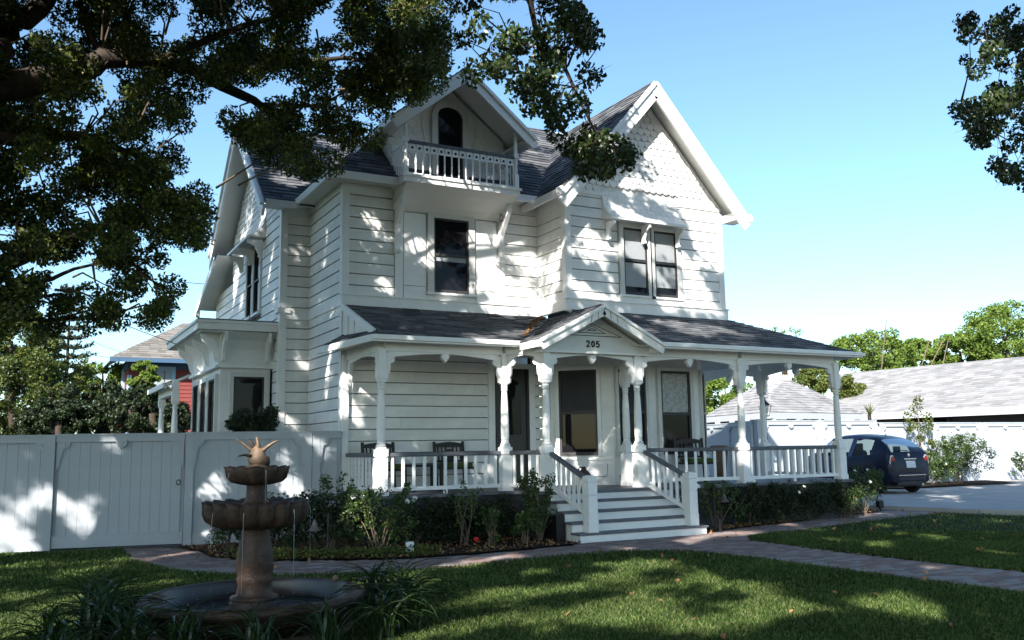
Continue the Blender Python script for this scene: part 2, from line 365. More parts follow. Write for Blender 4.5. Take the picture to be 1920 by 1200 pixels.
def roof_plane(poly, m='roof', th=.05, course=.14, tab=.30, par=HOUSE, name='roof_plane', soffit='soffit', seed=0, lift=.018):
    """poly: convex planar polygon, first edge is the eave (left to right seen from outside)."""
    P = [Vector(p) for p in poly]; u = (P[1]-P[0]).normalized(); nrm = u.cross(P[2]-P[1]).normalized()
    if nrm.z < 0: nrm = -nrm
    v = nrm.cross(u).normalized()
    if v.z < 0: v = -v
    mb = MB(); mb.prism([p-nrm*th for p in P], nrm*th*.9); deck = mb.build(name, M[soffit], par)
    q = [((p-P[0]).dot(u), (p-P[0]).dot(v)) for p in P]; vmax = max(b for a, b in q)
    def span(vv):
        xs = []
        for i in range(len(q)):
            (a0, b0), (a1, b1) = q[i], q[(i+1) % len(q)]
            if (b0-vv)*(b1-vv) <= 0 and abs(b1-b0) > 1e-6: xs.append(a0+(a1-a0)*(vv-b0)/(b1-b0))
        return (min(xs), max(xs)) if len(xs) >= 2 else None
    rr = random.Random(seed+int(P[0].x*100)); out = MB(); k = 0; vv = -.02
    while vv < vmax:
        sA = span(min(max(vv, .002), vmax-.002)); sB = span(min(vv+course*1.0, vmax-.002))
        if sA and sB:
            a0, a1 = sA; x = a0-rr.uniform(0, tab)
            while x < a1:
                w_ = tab*rr.uniform(.75, 1.15); xa = max(x+.003, a0); xb = min(x+w_-.003, a1)
                if xb-xa > .02:
                    ta = max(xa, sB[0]); tb = min(xb, sB[1]); h1 = lift*rr.uniform(.7, 1.7); v1 = min(vv+course*1.1, vmax); v0 = vv-rr.uniform(0, .006)
                    if tb > ta+.005:
                        Pq = [P[0]+u*xa+v*v0, P[0]+u*xb+v*v0, P[0]+u*tb+v*v1, P[0]+u*ta+v*v1]
                    else:
                        tm = min(max((xa+xb)/2, sB[0]), sB[1]); Pq = [P[0]+u*xa+v*v0, P[0]+u*xb+v*v0, P[0]+u*(tm+.01)+v*v1, P[0]+u*(tm-.01)+v*v1]
                    T4 = [Pq[0]+nrm*h1, Pq[1]+nrm*h1, Pq[2]+nrm*.003, Pq[3]+nrm*.003]
                    out.add(T4+[Pq[0]-nrm*.004, Pq[1]-nrm*.004], [(0, 1, 2, 3), (4, 5, 1, 0), (4, 0, 3), (1, 5, 2)])
                x += w_
        vv += course; k += 1
    out.build('shingles', M[m], deck, kind='stuff')
    return deck

# ---- main dimensions
X1, X2, YP, Q = 4.10, 8.02, -1.10, 2.15
ZB, ZE, FL = 4.12, 6.50, .77
# upper storey walls
wall((0, 0), (X1, 0), ZB+.15, ZE, gaps=[(.99, 3.34, 4.27, 6.6)])
wall((X1, 0), (X1, YP), ZB+.15, ZE)                                 # left-facing flank of the right gable
wall((X1, YP), (X2, YP), ZB+.15, 6.55, gaps=[(1.22, 2.78, 4.4, 6.1)], top=[(-.1, 6.5), (4.02, 6.5), (1.97, 8.75)])
wall((0, Q), (0, 0), .1, ZE)                                        # long left flank
wall((-.58, Q), (0, Q), .1, ZE)
wall((-.58, 6.9), (-.58, Q), .1, 6.3, gaps=[(1.55, 3.1, 4.35, 6.2), (1.2, 4.2, .5, 3.5)], top=[(0, 6.28), (4.75, 6.28), (2.3, 8.7)])
wall((-.58, 9.0), (-.58, 6.9), .1, 5.6)
wall((X2, YP), (X2, 6), ZB, ZE+.05)
part('wall', M['white'], lambda b: b.box(.2, 6.9, 0, X2, 7.0, 6.4))
# lower storey
wall((0, 0), (2.93, 0), FL, 3.62, off=.03)
wall((3.9, 0), (X1, 0), FL, 3.62, off=.03)
wall((X1, 0), (X1, -.32), FL, 3.62, off=.03)
BA, BB, BC, BD = (X1, -.32), (5.0, -1.25), (7.12, -1.25), (8.0, -.35)
for a_, b_ in ((BA, BB), (BB, BC), (BC, BD), (BD, (8.0, 5))):       # smooth panelled bay under the porch
    T, an, L = frame_T(a_, b_); MB(T).box(0, .03, FL, L, .14, 3.62).build('bay_wall', M['white'], HOUSE)
    MB(T).box(.0, -.03, FL, L, .03, 1.24).build('bay_dado', M['trim'], HOUSE)
    MB(T).box(-.02, -.06, 1.24, L+.02, .03, 1.285).build('bay_sill_moulding', M['trim'], HOUSE)
# black scroll outline on the dado panels
for a_, b_, spans in ((BA, BB, [(.62, 1.15)]), (BB, BC, [(.05, .55)])):
    T, an, L = frame_T(a_, b_)
    for s0, s1 in spans:
        mb = MB(T); mb.tube([(s0, -.034, .93), (s1-.06, -.034, .93), (s1-.015, -.034, .96), (s1, -.034, 1.02), (s1, -.034, 1.17)], .005, 4); mb.build('panel_moulding', M['sash'], HOUSE)
# corner boards, bands, friezes
for x, y, z0, z1, s in ((0, 0, .1, ZE, -1), (X1, YP, ZB, 6.6, -1), (X2, YP, ZB, 6.4, 1), (-.58, Q, .1, 6.4, -1)): corner(x, y, z0, z1, px=s)
tboard((0, Q), (0, 0), 0, ZB-.02, Q-.02, ZB+.16, .035, 'band_board')
tboard((0, 0), (X1, 0), -.03, ZB-.02, X1-.03, ZB+.17, .05, 'band_board')
tboard((0, 0), (X1, 0), -.05, ZB+.17, X1-.05, ZB+.20, .075, 'band_moulding')
tboard((X1, 0), (X1, YP), .05, ZB-.02, 1.13, ZB+.17, .052, 'band_board')
tboard((X1, YP), (X2, YP), -.05, ZB-.04, 3.98, ZB+.19, .055, 'band_board')
tboard((X1, YP), (X2, YP), -.07, ZB+.19, 4.0, ZB+.215, .08, 'band_moulding')
tboard((-.58, Q), (0, Q), -.03, ZB-.02, .55, ZB+.12, .05, 'band_board')
MB().box(-.66, Q-.09, ZB+.1, -.4, Q+.2, ZB+.2).build('corner_cap', M['trim'], HOUSE)
tboard((0, 0), (X1, 0), 0, 6.22, 1.0, ZE, .02, 'frieze_board'); tboard((0, 0), (X1, 0), 3.3, 6.22, X1, ZE, .02, 'frieze_board')
tboard((0, Q), (0, 0), 0, 6.28, Q-.03, ZE, .02, 'frieze_board'); tboard((-.58, Q), (0, Q), .0, 6.22, .57, ZE, .02, 'frieze_board')
tboard((X1, 0), (X1, YP), 0, 6.1, 1.1, ZE, .02, 'frieze_board')
MB().box(-.005, -.09, FL, .105, -.033, 3.2).build('pilaster', M['trim'], HOUSE)

# ---- roofs
SL = .915
roof_plane([(-.36, -.36, 6.47), (5.0, -.36, 6.47), (6.1, 2.6, 9.17), (2.6, 2.6, 9.17)])
roof_plane([(-.36, 5.56, 6.47), (-.36, -.36, 6.47), (2.6, 2.6, 9.17)])
roof_plane([(7.5, 5.56, 6.47), (-.36, 5.56, 6.47), (2.6, 2.6, 9.17), (7.5, 2.6, 9.17)])
# eave fascia and gutter of the main roof
part('fascia', M['trim'], lambda b: (b.box(-.39, -.40, 6.36, 3.9, -.36, 6.50), b.box(-.40, -.36, 6.36, -.36, 1.9, 6.50)))
part('soffit', M['soffit'], lambda b: (b.box(-.355, -.355, 6.40, 4.0, .02, 6.42), b.box(-.355, .02, 6.40, .02, 2.3, 6.42), b.box(-.6, 1.84, 6.40, -.355, 2.2, 6.42)))
def gable_roof(kind, c, half, zr, ze, e0, e1, barge=.2, flip=False, seed=0):
    """kind 'Y': ridge along Y at X=c from e0 (front) to e1; kind 'X': ridge along X at Y=c"""
    sl = (zr-ze)/half
    if kind == 'Y':
        A = [(c-half, e1, ze), (c-half, e0, ze), (c, e0, zr), (c, e1, zr)]; B = [(c+half, e0, ze), (c+half, e1, ze), (c, e1, zr), (c, e0, zr)]
    else:
        A = [(e0, c-half, ze), (e1, c-half, ze), (e1, c, zr), (e0, c, zr)]; B = [(e1, c+half, ze), (e0, c+half, ze), (e0, c, zr), (e1, c, zr)]
    d = [roof_plane(A, seed=seed), roof_plane(B, seed=seed+1)]
    for sgn in (-1, 1):
        n = Vector((-sgn, 0, 1/sl)) if kind == 'Y' else Vector((0, -sgn, 1/sl))
        for (w_, h_, dn, off_) in ((.05, barge, barge/2+.06, 0), (.075, .06, .045, -.03)):
            dz = dn*math.sqrt(1+sl*sl)
            if kind == 'Y': p0 = (c+sgn*(half+.0), e0-.025+off_, ze-dz); p1 = (c, e0-.025+off_, zr-dz)
            else: p0 = (e0-.025+off_, c+sgn*half, ze-dz); p1 = (e0-.025+off_, c, zr-dz)
            mb = MB(); mb.beam(p0, p1, w_, h_, upv=(0, 0, 1)); mb.build('barge_board' if h_ == barge else 'barge_moulding', M['trim'], HOUSE)
    if kind == 'Y': MB().prism([(c, e0-.060, zr-.05), (c+.14, e0-.060, zr-.16), (c+.05, e0-.060, zr-.36), (c-.05, e0-.060, zr-.36), (c-.14, e0-.060, zr-.16)], (0, .03, 0)).build('apex_block', M['trim'], HOUSE)
    return d
gable_roof('Y', 6.07, 2.30, 8.92, 6.32, -1.52, 6.5, .22)
part('eave_return', M['trim'], lambda b: b.box(8.05, -1.50, 6.20, 8.38, -1.12, 6.36))
part('rake_foot', M['trim'], lambda b: b.prism([(3.74+.085*math.cos(t*math.pi/6), -1.60, 6.30+.085*math.sin(t*math.pi/6)) for t in range(12)], (0, .12, 0)))
part('rake_foot', M['trim'], lambda b: b.prism([(8.42+.085*math.cos(t*math.pi/6), -1.60, 6.26+.085*math.sin(t*math.pi/6)) for t in range(12)], (0, .12, 0)))
part('fascia', M['trim'], lambda b: b.box(3.73, -1.50, 6.22, 3.77, .0, 6.37))
# left gable wing (ridge along X)
gable_roof('X', 4.62, 2.82, 8.90, 6.38, -1.02, 2.4, .2)
part('fascia', M['trim'], lambda b: b.box(-1.0, 1.75, 6.28, -.38, 1.79, 6.42))
part('soffit', M['soffit'], lambda b: b.box(-1.0, 1.80, 6.32, -.58, 2.14, 6.34))
for y in (7.44,): part('rake_drop', M['trim'], lambda b: b.box(-1.07, y-.05, 6.0, -1.02, y+.03, 6.22))
roof_plane([(-1.0, 9.3, 5.3), (-1.0, 6.8, 6.28), (.6, 6.8, 6.28), (.6, 9.3, 5.3)], seed=9)
part('fascia', M['trim'], lambda b: b.beam((-1.03, 9.3, 5.22), (-1.03, 7.0, 6.12), .05, .16))
part('rake_foot', M['trim'], lambda b: b.prism([(-1.06, 9.3+.1*math.cos(t*math.pi/6), 5.16+.1*math.sin(t*math.pi/6)) for t in range(12)], (.1, 0, 0)))

# ---- fish-scale shingles
def scale_mesh(w, h, round_=True):
    P = []
    if round_:
        for i in range(7):
            t = math.pi*i/6; P.append((w/2-math.cos(t)*w/2, 0, h*.42-math.sin(t)*h*.42))
        P += [(w, 0, h*1.05), (0, 0, h*1.05)]
    else: P = [(0, 0, 0), (w, 0, 0), (w, 0, h*1.05), (0, 0, h*1.05)]
    b = MB(); n = len(P)
    F = [Vector((x, -.016+.013*z/(h*1.05), z)) for x, y, z in P]; K = [Vector((x, .004, z)) for x, y, z in P]
    b.add(F+K, [tuple(range(n))]+[(i, n+i, n+(i+1) % n, (i+1) % n) for i in range(n)])
    return b.mesh('shingle', M['white'])
SW, SH = .165, .135
SCALE = scale_mesh(SW-.006, SH); SQUARE = scale_mesh(.20, .105, False)
def scales(p0, p1, z0, inside, par=HOUSE, me=SCALE, w=SW, h=SH, z1=9, stuff=False, name='gable_cladding'):
    T, a, L = frame_T(p0, p1); n = 0
    mb = MB(T); mb.box(.3, .02, z0+.02, L-.3, .03, z0+.06); host = mb.build(name, M['white'], par); k = 0; z = z0; big = MB()
    while z < z1:
        u = -w*(.5 if k % 2 else 0)
        while u < L:
            if inside(u+w/2, z+h/2) and inside(u+w*.3, z+h*.9) and inside(u+w*.7, z+h*.9):
                p = T @ Vector((u, 0, z)); j = random.uniform(-.3, .3)*.01
                if stuff:
                    TT = Matrix.Translation(p) @ Matrix.Rotation(a, 4, 'Z'); big.add([TT @ v.co for v in me.vertices], [tuple(f.vertices) for f in me.polygons])
                else: link('shingle', me, host, (p.x, p.y, z+j), a)
                n += 1
            u += w
        z += h; k += 1
    if stuff: big.build('shingles', M['white'], host, kind='stuff')
    return n
sg = (8.92-6.32)/2.30
n1 = scales((X1, YP-.002), (X2, YP-.002), 6.53, lambda u, z: z < 8.92-.17-sg*abs(u+X1-6.07)-.05 and not (.86 < u < 2.76 and z < 6.6))
tboard((X1, YP), (X2, YP), .0, 6.45, .9, 6.53, .03, 'belt_board'); tboard((X1, YP), (X2, YP), 2.75, 6.45, 3.9, 6.53, .03, 'belt_board')
sw_ = (8.90-6.38)/2.82
n2 = scales((-.582, 7.2), (-.582, 2.0), 6.25, lambda u, z: z < 8.9-.2-sw_*abs((7.2-u)-4.62), stuff=True)
# carved rosette at the right of the gable
def rosette(b):
    for i in range(8):
        t = i*math.pi/4; b.prism([(7.45+.03*math.cos(t-.5), YP-.03, 6.83+.03*math.sin(t-.5)), (7.45+.12*math.cos(t), YP-.03, 6.83+.12*math.sin(t)), (7.45+.03*math.cos(t+.5), YP-.03, 6.83+.03*math.sin(t+.5))], (0, .025, 0))
part('rosette', M['white'], rosette)
# ---- shingled hood over the paired window
def hood(T, L, zt, zb, out, tagname='window_hood'):
    prof = [(0., zt), (.03*out/.4, zt-(zt-zb)*.3), (.10*out/.4, zt-(zt-zb)*.6), (.22*out/.4, zt-(zt-zb)*.83), (out, zb)]
    b = MB(T); n = len(prof)
    b.prism([(0, -o, z) for o, z in prof]+[(0, .02, zb)]+[(0, .02, zt)], (L, 0, 0)); h = b.build(tagname, M['white'], HOUSE)
    rows = 6
    for r in range(rows):
        f0 = r/rows; f1 = (r+1)/rows
        def pt(f):
            z = zb+(zt-zb)*f
            for (o0, za), (o1, zb_) in zip(prof, prof[1:]):
                if zb_ <= z <= za+1e-6: return o1+(o0-o1)*(z-zb_)/(za-zb_), z
            return 0., z
        o0, za = pt(f0); o1, zc = pt(f1); u = -.1*(r % 2)
        while u < L:
            w_ = random.uniform(.12, .2); ua = max(u, 0)+.003; ub = min(u+w_, L)-.003
            if ub-ua > .03:
                m_ = MB(T); m_.add([(ua, -o0-.016, za), (ub, -o0-.016, za), (ub, -o1-.005, zc+.005), (ua, -o1-.005, zc+.005), (ua, -o0, za), (ub, -o0, za)], [(0, 1, 2, 3), (4, 5, 1, 0), (4, 0, 3), (1, 5, 2)])
                m_.build('shingle', M['white'], h)
            u += w_
    b = MB(T); b.box(-.02, -out-.02, zb-.05, L+.02, -out+.03, zb-.003); b.build('hood_edge', M['trim'], h)
    for u in (.06, L/2-.02, L-.1):      # scroll brackets
        b = MB(T); P = [(u, -.055, zb-.06), (u, -out+.02, zb-.06), (u, -out+.01, zb-.13), (u, -out*.55, zb-.2), (u, -out*.4, zb-.34), (u, -.15, zb-.36), (u, -.055, zb-.42)]
        b.prism(P, (.045, 0, 0)); b.prism([(u-.006, -.12+.035*math.cos(t*math.pi/5), zb-.4+.035*math.sin(t*math.pi/5)) for t in range(10)], (.057, 0, 0)); b.build('bracket', M['trim'], h)
    return h
T, a, L = frame_T((X1+.86, YP), (X1+2.76, YP)); hood(T, 1.88, 6.56, 5.97, .34)
T, a, L = frame_T((-.58, 5.55), (-.58, 3.5)); hood(T, 2.05, 6.55, 6.05, .40)
# ---- upper windows
window((X1, YP), (X2, YP), 1.34, 1.93, 4.50, 5.86, .10, blind=[(.12, .48), (.54, .97)], mid=.51)
window((X1, YP), (X2, YP), 2.10, 2.68, 4.50, 5.86, .10, blind=[(.14, .46), (.54, .97)], mid=.51)
tboard((X1, YP), (X2, YP), 1.2, 4.32, 2.82, 4.44, .055, 'window_apron')
# panelled bay face under the balcony with one window
tboard((0, 0), (X1, 0), .99, 4.32, 3.34, 6.2, -.03, 'panel_backing', back=.06)
for u0, u1 in ((1.0, 1.16), (3.18, 3.33)): tboard((0, 0), (X1, 0), u0, 4.32, u1, 5.98, .028, 'panel_stile')
for u0, u1 in ((1.18, 1.63), (2.70, 3.16)):
    tboard((0, 0), (X1, 0), u0, 4.56, u1, 5.96, .014, 'panel'); tboard((0, 0), (X1, 0), u0, 4.32, u1, 4.54, .018, 'panel')
window((0, 0), (X1, 0), 1.79, 2.53, 4.47, 5.92, .13, blind=(.42, .52), mid=.5, cap=False)
window((-.58, 6.9), (-.58, Q), 1.75, 2.32, 4.5, 5.95, .08); window((-.58, 6.9), (-.58, Q), 2.45, 3.02, 4.5, 5.95, .08)
# ---- door and lower windows
Tn, a, L = frame_T((0, 0), (X1, 0))
dc = MB(); dc.box(2.93, -.045, FL, 3.06, .03, 3.14); dc.box(3.83, -.045, FL, 3.96, .03, 3.14); dc.box(3.06, -.045, 3.04, 3.83, .03, 3.14)
D = dc.build('front_door', M['trim'], HOUSE)
b = MB(); b.box(3.06, .0, FL, 3.83, .04, 3.04); leaf_ = b.build('door_leaf', M['door'], D)
def door_glass(b):
    n = 10; b.prism([(3.24, -.008, 1.75), (3.66, -.008, 1.75)]+[(3.45+.21*math.cos(math.pi*i/n), -.008, 2.62+.21*math.sin(math.pi*i/n)) for i in range(n+1)], (0, .02, 0))
part('door_pane', M['glass'], door_glass, D)
part('door_panel', M['door'], lambda b: (b.box(3.22, -.014, 1.0, 3.68, .0, 1.6)), D)
part('door_handle', M['copper'], lambda b: b.lathe([(.03, 0), (.035, .02), (.02, .05)], 3.13, -.04, 10, 1.72), D)
part('door_frame_strip', M['sash'], lambda b: (b.box(3.06, -.03, FL, 3.11, 0, 3.04), b.box(3.78, -.03, FL, 3.83, 0, 3.04)), D)
window(BA, BB, .22, .98, 1.33, 2.98, .07, blind=(.52, .98), bmat='blind_dark', mid=.5, sill=False, cap=False, fr=.045, casm='trim')
window(BB, BC, .10, .75, 1.33, 2.97, .06, blind=(.52, .98), bmat='blind_dark', mid=.5, sill=False, cap=False, fr=.045)
window(BB, BC, 1.12, 1.86, 1.33, 2.97, .08, blind=(.5, .97), bmat='lace', mid=.48, sill=False, cap=False, fr=.045)
window(BC, BD, .3, .95, 1.33, 2.97, .06, sill=False, cap=False)

# ---- dormer with balcony
DC, DH, DZR, DZE = 2.16, 1.48, 8.74, 7.56
ds = (DZR-DZE)/DH
b = MB(); b.prism([(.95, .036, 6.5), (3.37, .036, 6.5), (3.37, .036, 7.66), (DC, .036, 8.6), (.95, .036, 7.66)], (0, .1, 0)); dw = b.build('dormer_wall', M['white'], HOUSE)
for xa in (.95, 3.3): part('dormer_cheek', M['white'], lambda b: b.box(xa, .14, 6.5, xa+.07, 2.0, 7.62))
scales((.95, .034), (3.37, .034), 6.6, lambda u, z: z < 8.74-.22-ds*abs(u+.95-DC) and not (.55 < u < 1.85) and z > 6.9, me=SCALE)
gable_roof('Y', DC, DH, DZR, DZE, -.78, 2.3, .17, seed=20)
for xa in (DC-DH-.04, DC+DH): part('fascia', M['trim'], lambda b: b.box(xa, -.76, DZE-.12, xa+.04, 1.4, DZE+.03))
for xa, xb_ in ((DC-DH, .96), (3.36, DC+DH)): part('dormer_soffit', M['soffit'], lambda b: b.box(xa, -.74, DZE-.10, xb_, 1.2, DZE-.085))
window((0, .0), (X1, .0), 1.88, 2.42, 6.55, 8.0, .12, arch=.2, sill=False, mid=.4, double=False)
# curved batten outline beside the arched door
for s in (-1, 1):
    part('curved_batten', M['trim'], lambda b: b.tube([(DC+s*(.43+.16*math.sin(max(0, (z-7.2))*2.2)), .02, z) for z in [6.9+.1*i for i in range(14)]][:11], .014, 4))
BAL = MB().box(.90, -.72, 6.36, 3.32, .05, 6.48).build('balcony', M['trim'], HOUSE)
MB().box(.87, -.75, 6.455, 3.35, -.72, 6.50).build('deck_edge', M['trim'], BAL)
b = MB()        # coved underside
cv = [(-.70, 6.358), (-.55, 6.26), (-.36, 6.17), (-.18, 6.10), (-.03, 5.99), (.03, 5.98), (.03, 6.358)]
b.prism([(.96, y, z) for y, z in cv], (2.3, 0, 0)); b.build('cove', M['soffit'], BAL)
BXS = (.955, 3.265)
def turned_small(b, x, y, z0, z1):
    b.box(x-.045, y-.045, z0, x+.045, y+.045, z0+.28)
    b.lathe([(.04, 0), (.045, .02), (.03, .04), (.038, .1), (.03, .16), (.038, .2), (.042, (z1-z0-.28)*.5), (.03, z1-z0-.45), (.04, z1-z0-.42), (.03, z1-z0-.38), (.03, z1-z0-.28)], x, y, 10, z0+.28)
for x, zt in ((BXS[0], 7.72), (BXS[1], 7.66)):
    b = MB(); turned_small(b, x, -.66, 6.5, zt); b.box(x-.05, -.71, 7.12, x+.05, -.61, 7.2); b.build('balcony_post', M['trim'], BAL)
MB().box(1.0, -.695, 7.10, 3.22, -.625, 7.155).build('handrail', M['rail'], BAL)
MB().box(1.0, -.675, 6.505, 3.22, -.645, 6.545).build('foot_rail', M['trim'], BAL)
bm = MB().box(-.011, -.011, 0, .011, .011, .45).lathe([(.011, 0), (.02, .06), (.011, .12)], 0, 0, 6, .15).mesh('baluster', M['trim'])
N = 15; sp = 2.2/N
for i in range(N):
    x = 1.01+sp*(i+.5); link('baluster', bm, BAL, (x+sp*.5, -.66, 6.54))
    b = MB(); ring = [(x+.027*math.cos(t*math.pi/5), -.672, 7.02+.027*math.sin(t*math.pi/5)) for t in range(10)]
    b.box(x-sp*.42, -.674, 6.96, x+sp*.42, -.648, 7.095); o = b.build('pierced_block', M['trim'], BAL)
    MB().prism([(p[0], -.6765, p[2]) for p in ring], (0, .002, 0)).build('painted_hole', M['ink'], BAL)  # flat black disc paints the shade inside the opening
for x in BXS:   # short side rails
    MB().beam((x, -.6, 7.12), (x, .0, 7.12), .05, .05).build('handrail', M['trim'], BAL)
    for k in range(5): link('baluster', bm, BAL, (x, -.55+.11*k, 6.54), 0, (1, 1, 1.2))
def sbracket(b, x):
    o = [(.0, 5.15), (-.03, 5.2), (-.05, 5.45), (-.12, 5.68), (-.28, 5.88), (-.42, 6.05), (-.50, 6.22), (-.52, 6.36), (-.42, 6.36), (-.38, 6.2), (-.28, 6.08), (-.1, 5.95), (0, 5.8)]
    b.prism([(x-.04, y-.02, z) for y, z in o], (.08, 0, 0)); b.prism([(x-.055, -.07+.06*math.cos(t*math.pi/5), 5.2+.06*math.sin(t*math.pi/5)) for t in range(10)], (.11, 0, 0))
for x in (1.02, 3.22): part('scroll_bracket', M['trim'], lambda b: sbracket(b, x), BAL)
def daisy_petals(b):
    for i in range(8):
        t = i*math.pi/4; b.prism([(3.17, -.2+.03*math.cos(t), 6.02+.03*math.sin(t)), (3.17, -.2+.085*math.cos(t-.2), 6.02+.085*math.sin(t-.2)), (3.17, -.2+.085*math.cos(t+.2), 6.02+.085*math.sin(t+.2))], (.004, 0, 0))
part('painted_daisy', M['sash'], daisy_petals, BAL)  # dark petals paint the shade of the cut-out flower

# ---- left side bay window with flat cornice
yb, xb, yB = 2.70, -1.63, 5.75
part('bay_wall', M['white'], lambda b: (b.box(xb+.03, yb+.03, 0, -.62, yb+.1, 3.52), b.box(xb+.03, yb+.1, 0, xb+.1, yB, 3.52), b.box(xb, yB, 0, -.62, yB+.1, 3.52)))
window((xb, yb), (-.58, yb), .28, .88, 1.2, 2.98, .08, sill=False, double=False, cap=False)
for k in range(3): window((xb, yB), (xb, yb), .3+k*.93, 1.0+k*.93, 1.2, 2.95, .09, sill=False, double=False, cap=False)
part('bay_moulding', M['trim'], lambda b: (b.box(xb-.09, yb-.09, 3.15, -.56, yb, 3.2), b.box(xb-.09, yb, 3.15, xb, yB+.05, 3.2)))
part('bay_frieze', M['white'], lambda b: (b.box(xb-.03, yb-.03, 3.2, -.57, yb, 3.52), b.box(xb-.03, yb, 3.2, xb, yB+.05, 3.52)))
part('bay_cove', M['soffit'], lambda b: (b.prism([(xb, yb-.03, 3.52), (xb, yb-.1, 3.7), (xb, yb-.36, 3.84), (xb, yb+.1, 3.84), (xb, yb+.1, 3.52)], (1.04, 0, 0)),
    b.prism([(xb-.03, yb, 3.52), (xb-.1, yb, 3.7), (xb-.42, yb-.0, 3.84), (xb+.1, yb, 3.84), (xb+.1, yb, 3.52)], (0, yB-yb+.1, 0)),
    b.box(xb-.42, yb-.36, 3.82, xb+.2, yb+.2, 3.845)))
part('bay_cornice', M['trim'], lambda b: (b.box(xb-.50, yb-.46, 3.85, -.5, yb+.2, 3.98), b.box(xb-.50, yb+.2, 3.85, xb+.3, yB+.6, 3.98), b.box(xb-.54, yb-.50, 3.98, -.5, yB+.6, 4.03)))
part('bay_roof', M['roof'], lambda b: b.box(xb-.5, yb-.46, 4.03, -.58, yB+.6, 4.06))
def cornice_bracket(b, x, y, ax):
    o = [(0, 3.25), (-.06, 3.3), (-.1, 3.45), (-.16, 3.55), (-.3, 3.66), (-.34, 3.84), (0, 3.84)]
    if ax == 'y': b.prism([(x, y-.03+d, z) for d, z in o], (.06, 0, 0))
    else: b.prism([(x-.03+d, y, z) for d, z in o], (0, .06, 0))
for x in (xb+.03, -.75): part('bracket', M['trim'], lambda b: cornice_bracket(b, x, yb, 'y'))
for y in (yb+.02, yb+1.0, yb+1.95, yb+2.9): part('bracket', M['trim'], lambda b: cornice_bracket(b, xb, y, 'x'))
# side porch behind the bay
roof_plane([(-2.25, 8.3, 3.02), (-2.25, 5.9, 3.02), (-.6, 5.9, 3.75), (-.6, 8.3, 3.75)], seed=31)
part('fascia', M['trim'], lambda b: b.box(-2.29, 5.6, 2.93, -2.25, 8.3, 3.04)); part('porch_beam', M['trim'], lambda b: b.box(-2.06, 5.9, 2.80, -1.92, 8.1, 2.96))

# ---- front porch
part('porch_floor', M['deck'], lambda b: b.prism([(-.02, .0, .72), (-.02, -1.93, .72), (2.35, -1.93, .72), (2.75, -2.62, .72), (9.8, -2.68, .72), (9.8, 2.0, .72), (8.0, 2.0, .72), (8.0, 0, .72)], (0, 0, .05)))
for fn_ in (lambda b: b.box(.02, -1.86, 0, 2.42, -1.80, .72), lambda b: b.box(5.25, -2.6, 0, 9.72, -2.54, .72), lambda b: b.beam((2.43, -1.85, .36), (2.72, -2.5, .36), .05, .72), lambda b: b.box(9.68, -2.53, 0, 9.72, 2, .72)): part('porch_skirt', M['grey_wall'], fn_)
part('porch_ceiling', M['soffit'], lambda b: b.prism([(-.3, .0, 3.27), (-.12, -1.98, 3.27), (2.2, -1.98, 3.27), (4.0, -2.3, 3.27), (5.0, -2.7, 3.27), (9.85, -2.7, 3.27), (9.85, 1.8, 3.27), (8.0, 1.8, 3.27), (8., 0, 3.27)], (0, 0, .02)))
EZ = 3.30
roof_plane([(-.16, -2.10, EZ), (4.1, -2.10, EZ), (4.1, 0, 4.12), (0.02, 0, 4.12), (.02, -1.74, 3.44)], seed=3)
roof_plane([(-.40, .05, EZ), (-.16, -2.10, EZ), (.02, -1.74, 3.44), (.02, .05, 3.44)], seed=4)
roof_plane([(4.92, -2.86, EZ), (9.99, -2.86, EZ), (8.04, -1.1, 4.12), (4.1, -1.1, 4.12)], seed=5)
roof_plane([(9.99, -2.86, EZ), (9.99, 2.2, EZ), (8.04, 2.2, 4.12), (8.04, -1.1, 4.12)], seed=6)
part('fascia', M['trim'], lambda b: (b.box(-.18, -2.15, EZ-.09, 2.5, -2.11, EZ+.02), b.beam((-.18, -2.13, EZ-.035), (-.42, .05, EZ-.035), .04, .11), b.box(4.9, -2.91, EZ-.09, 10.03, -2.87, EZ+.02), b.box(9.99, -2.86, EZ-.09, 10.03, 2.2, EZ+.02)))
part('gutter', M['trim'], lambda b: (b.box(-.20, -2.20, EZ-.06, 2.47, -2.151, EZ+.0), b.box(4.93, -2.96, EZ-.06, 10.06, -2.911, EZ+.0)))
part('porch_end_panel', M['white'], lambda b: b.prism([(-.0, -.04, 3.42), (-.0, -1.68, 3.42), (-.0, -.04, 4.07)], (.03, 0, 0)))
for y in (-.35, -.7): part('batten', M['trim'], lambda b: b.box(-.02, y-.01, 3.42, -.001, y+.01, 4.05+.39*y))
part('rake_board', M['trim'], lambda b: b.beam((-.03, -1.76, 3.405), (-.03, -.03, 4.085), .05, .11))
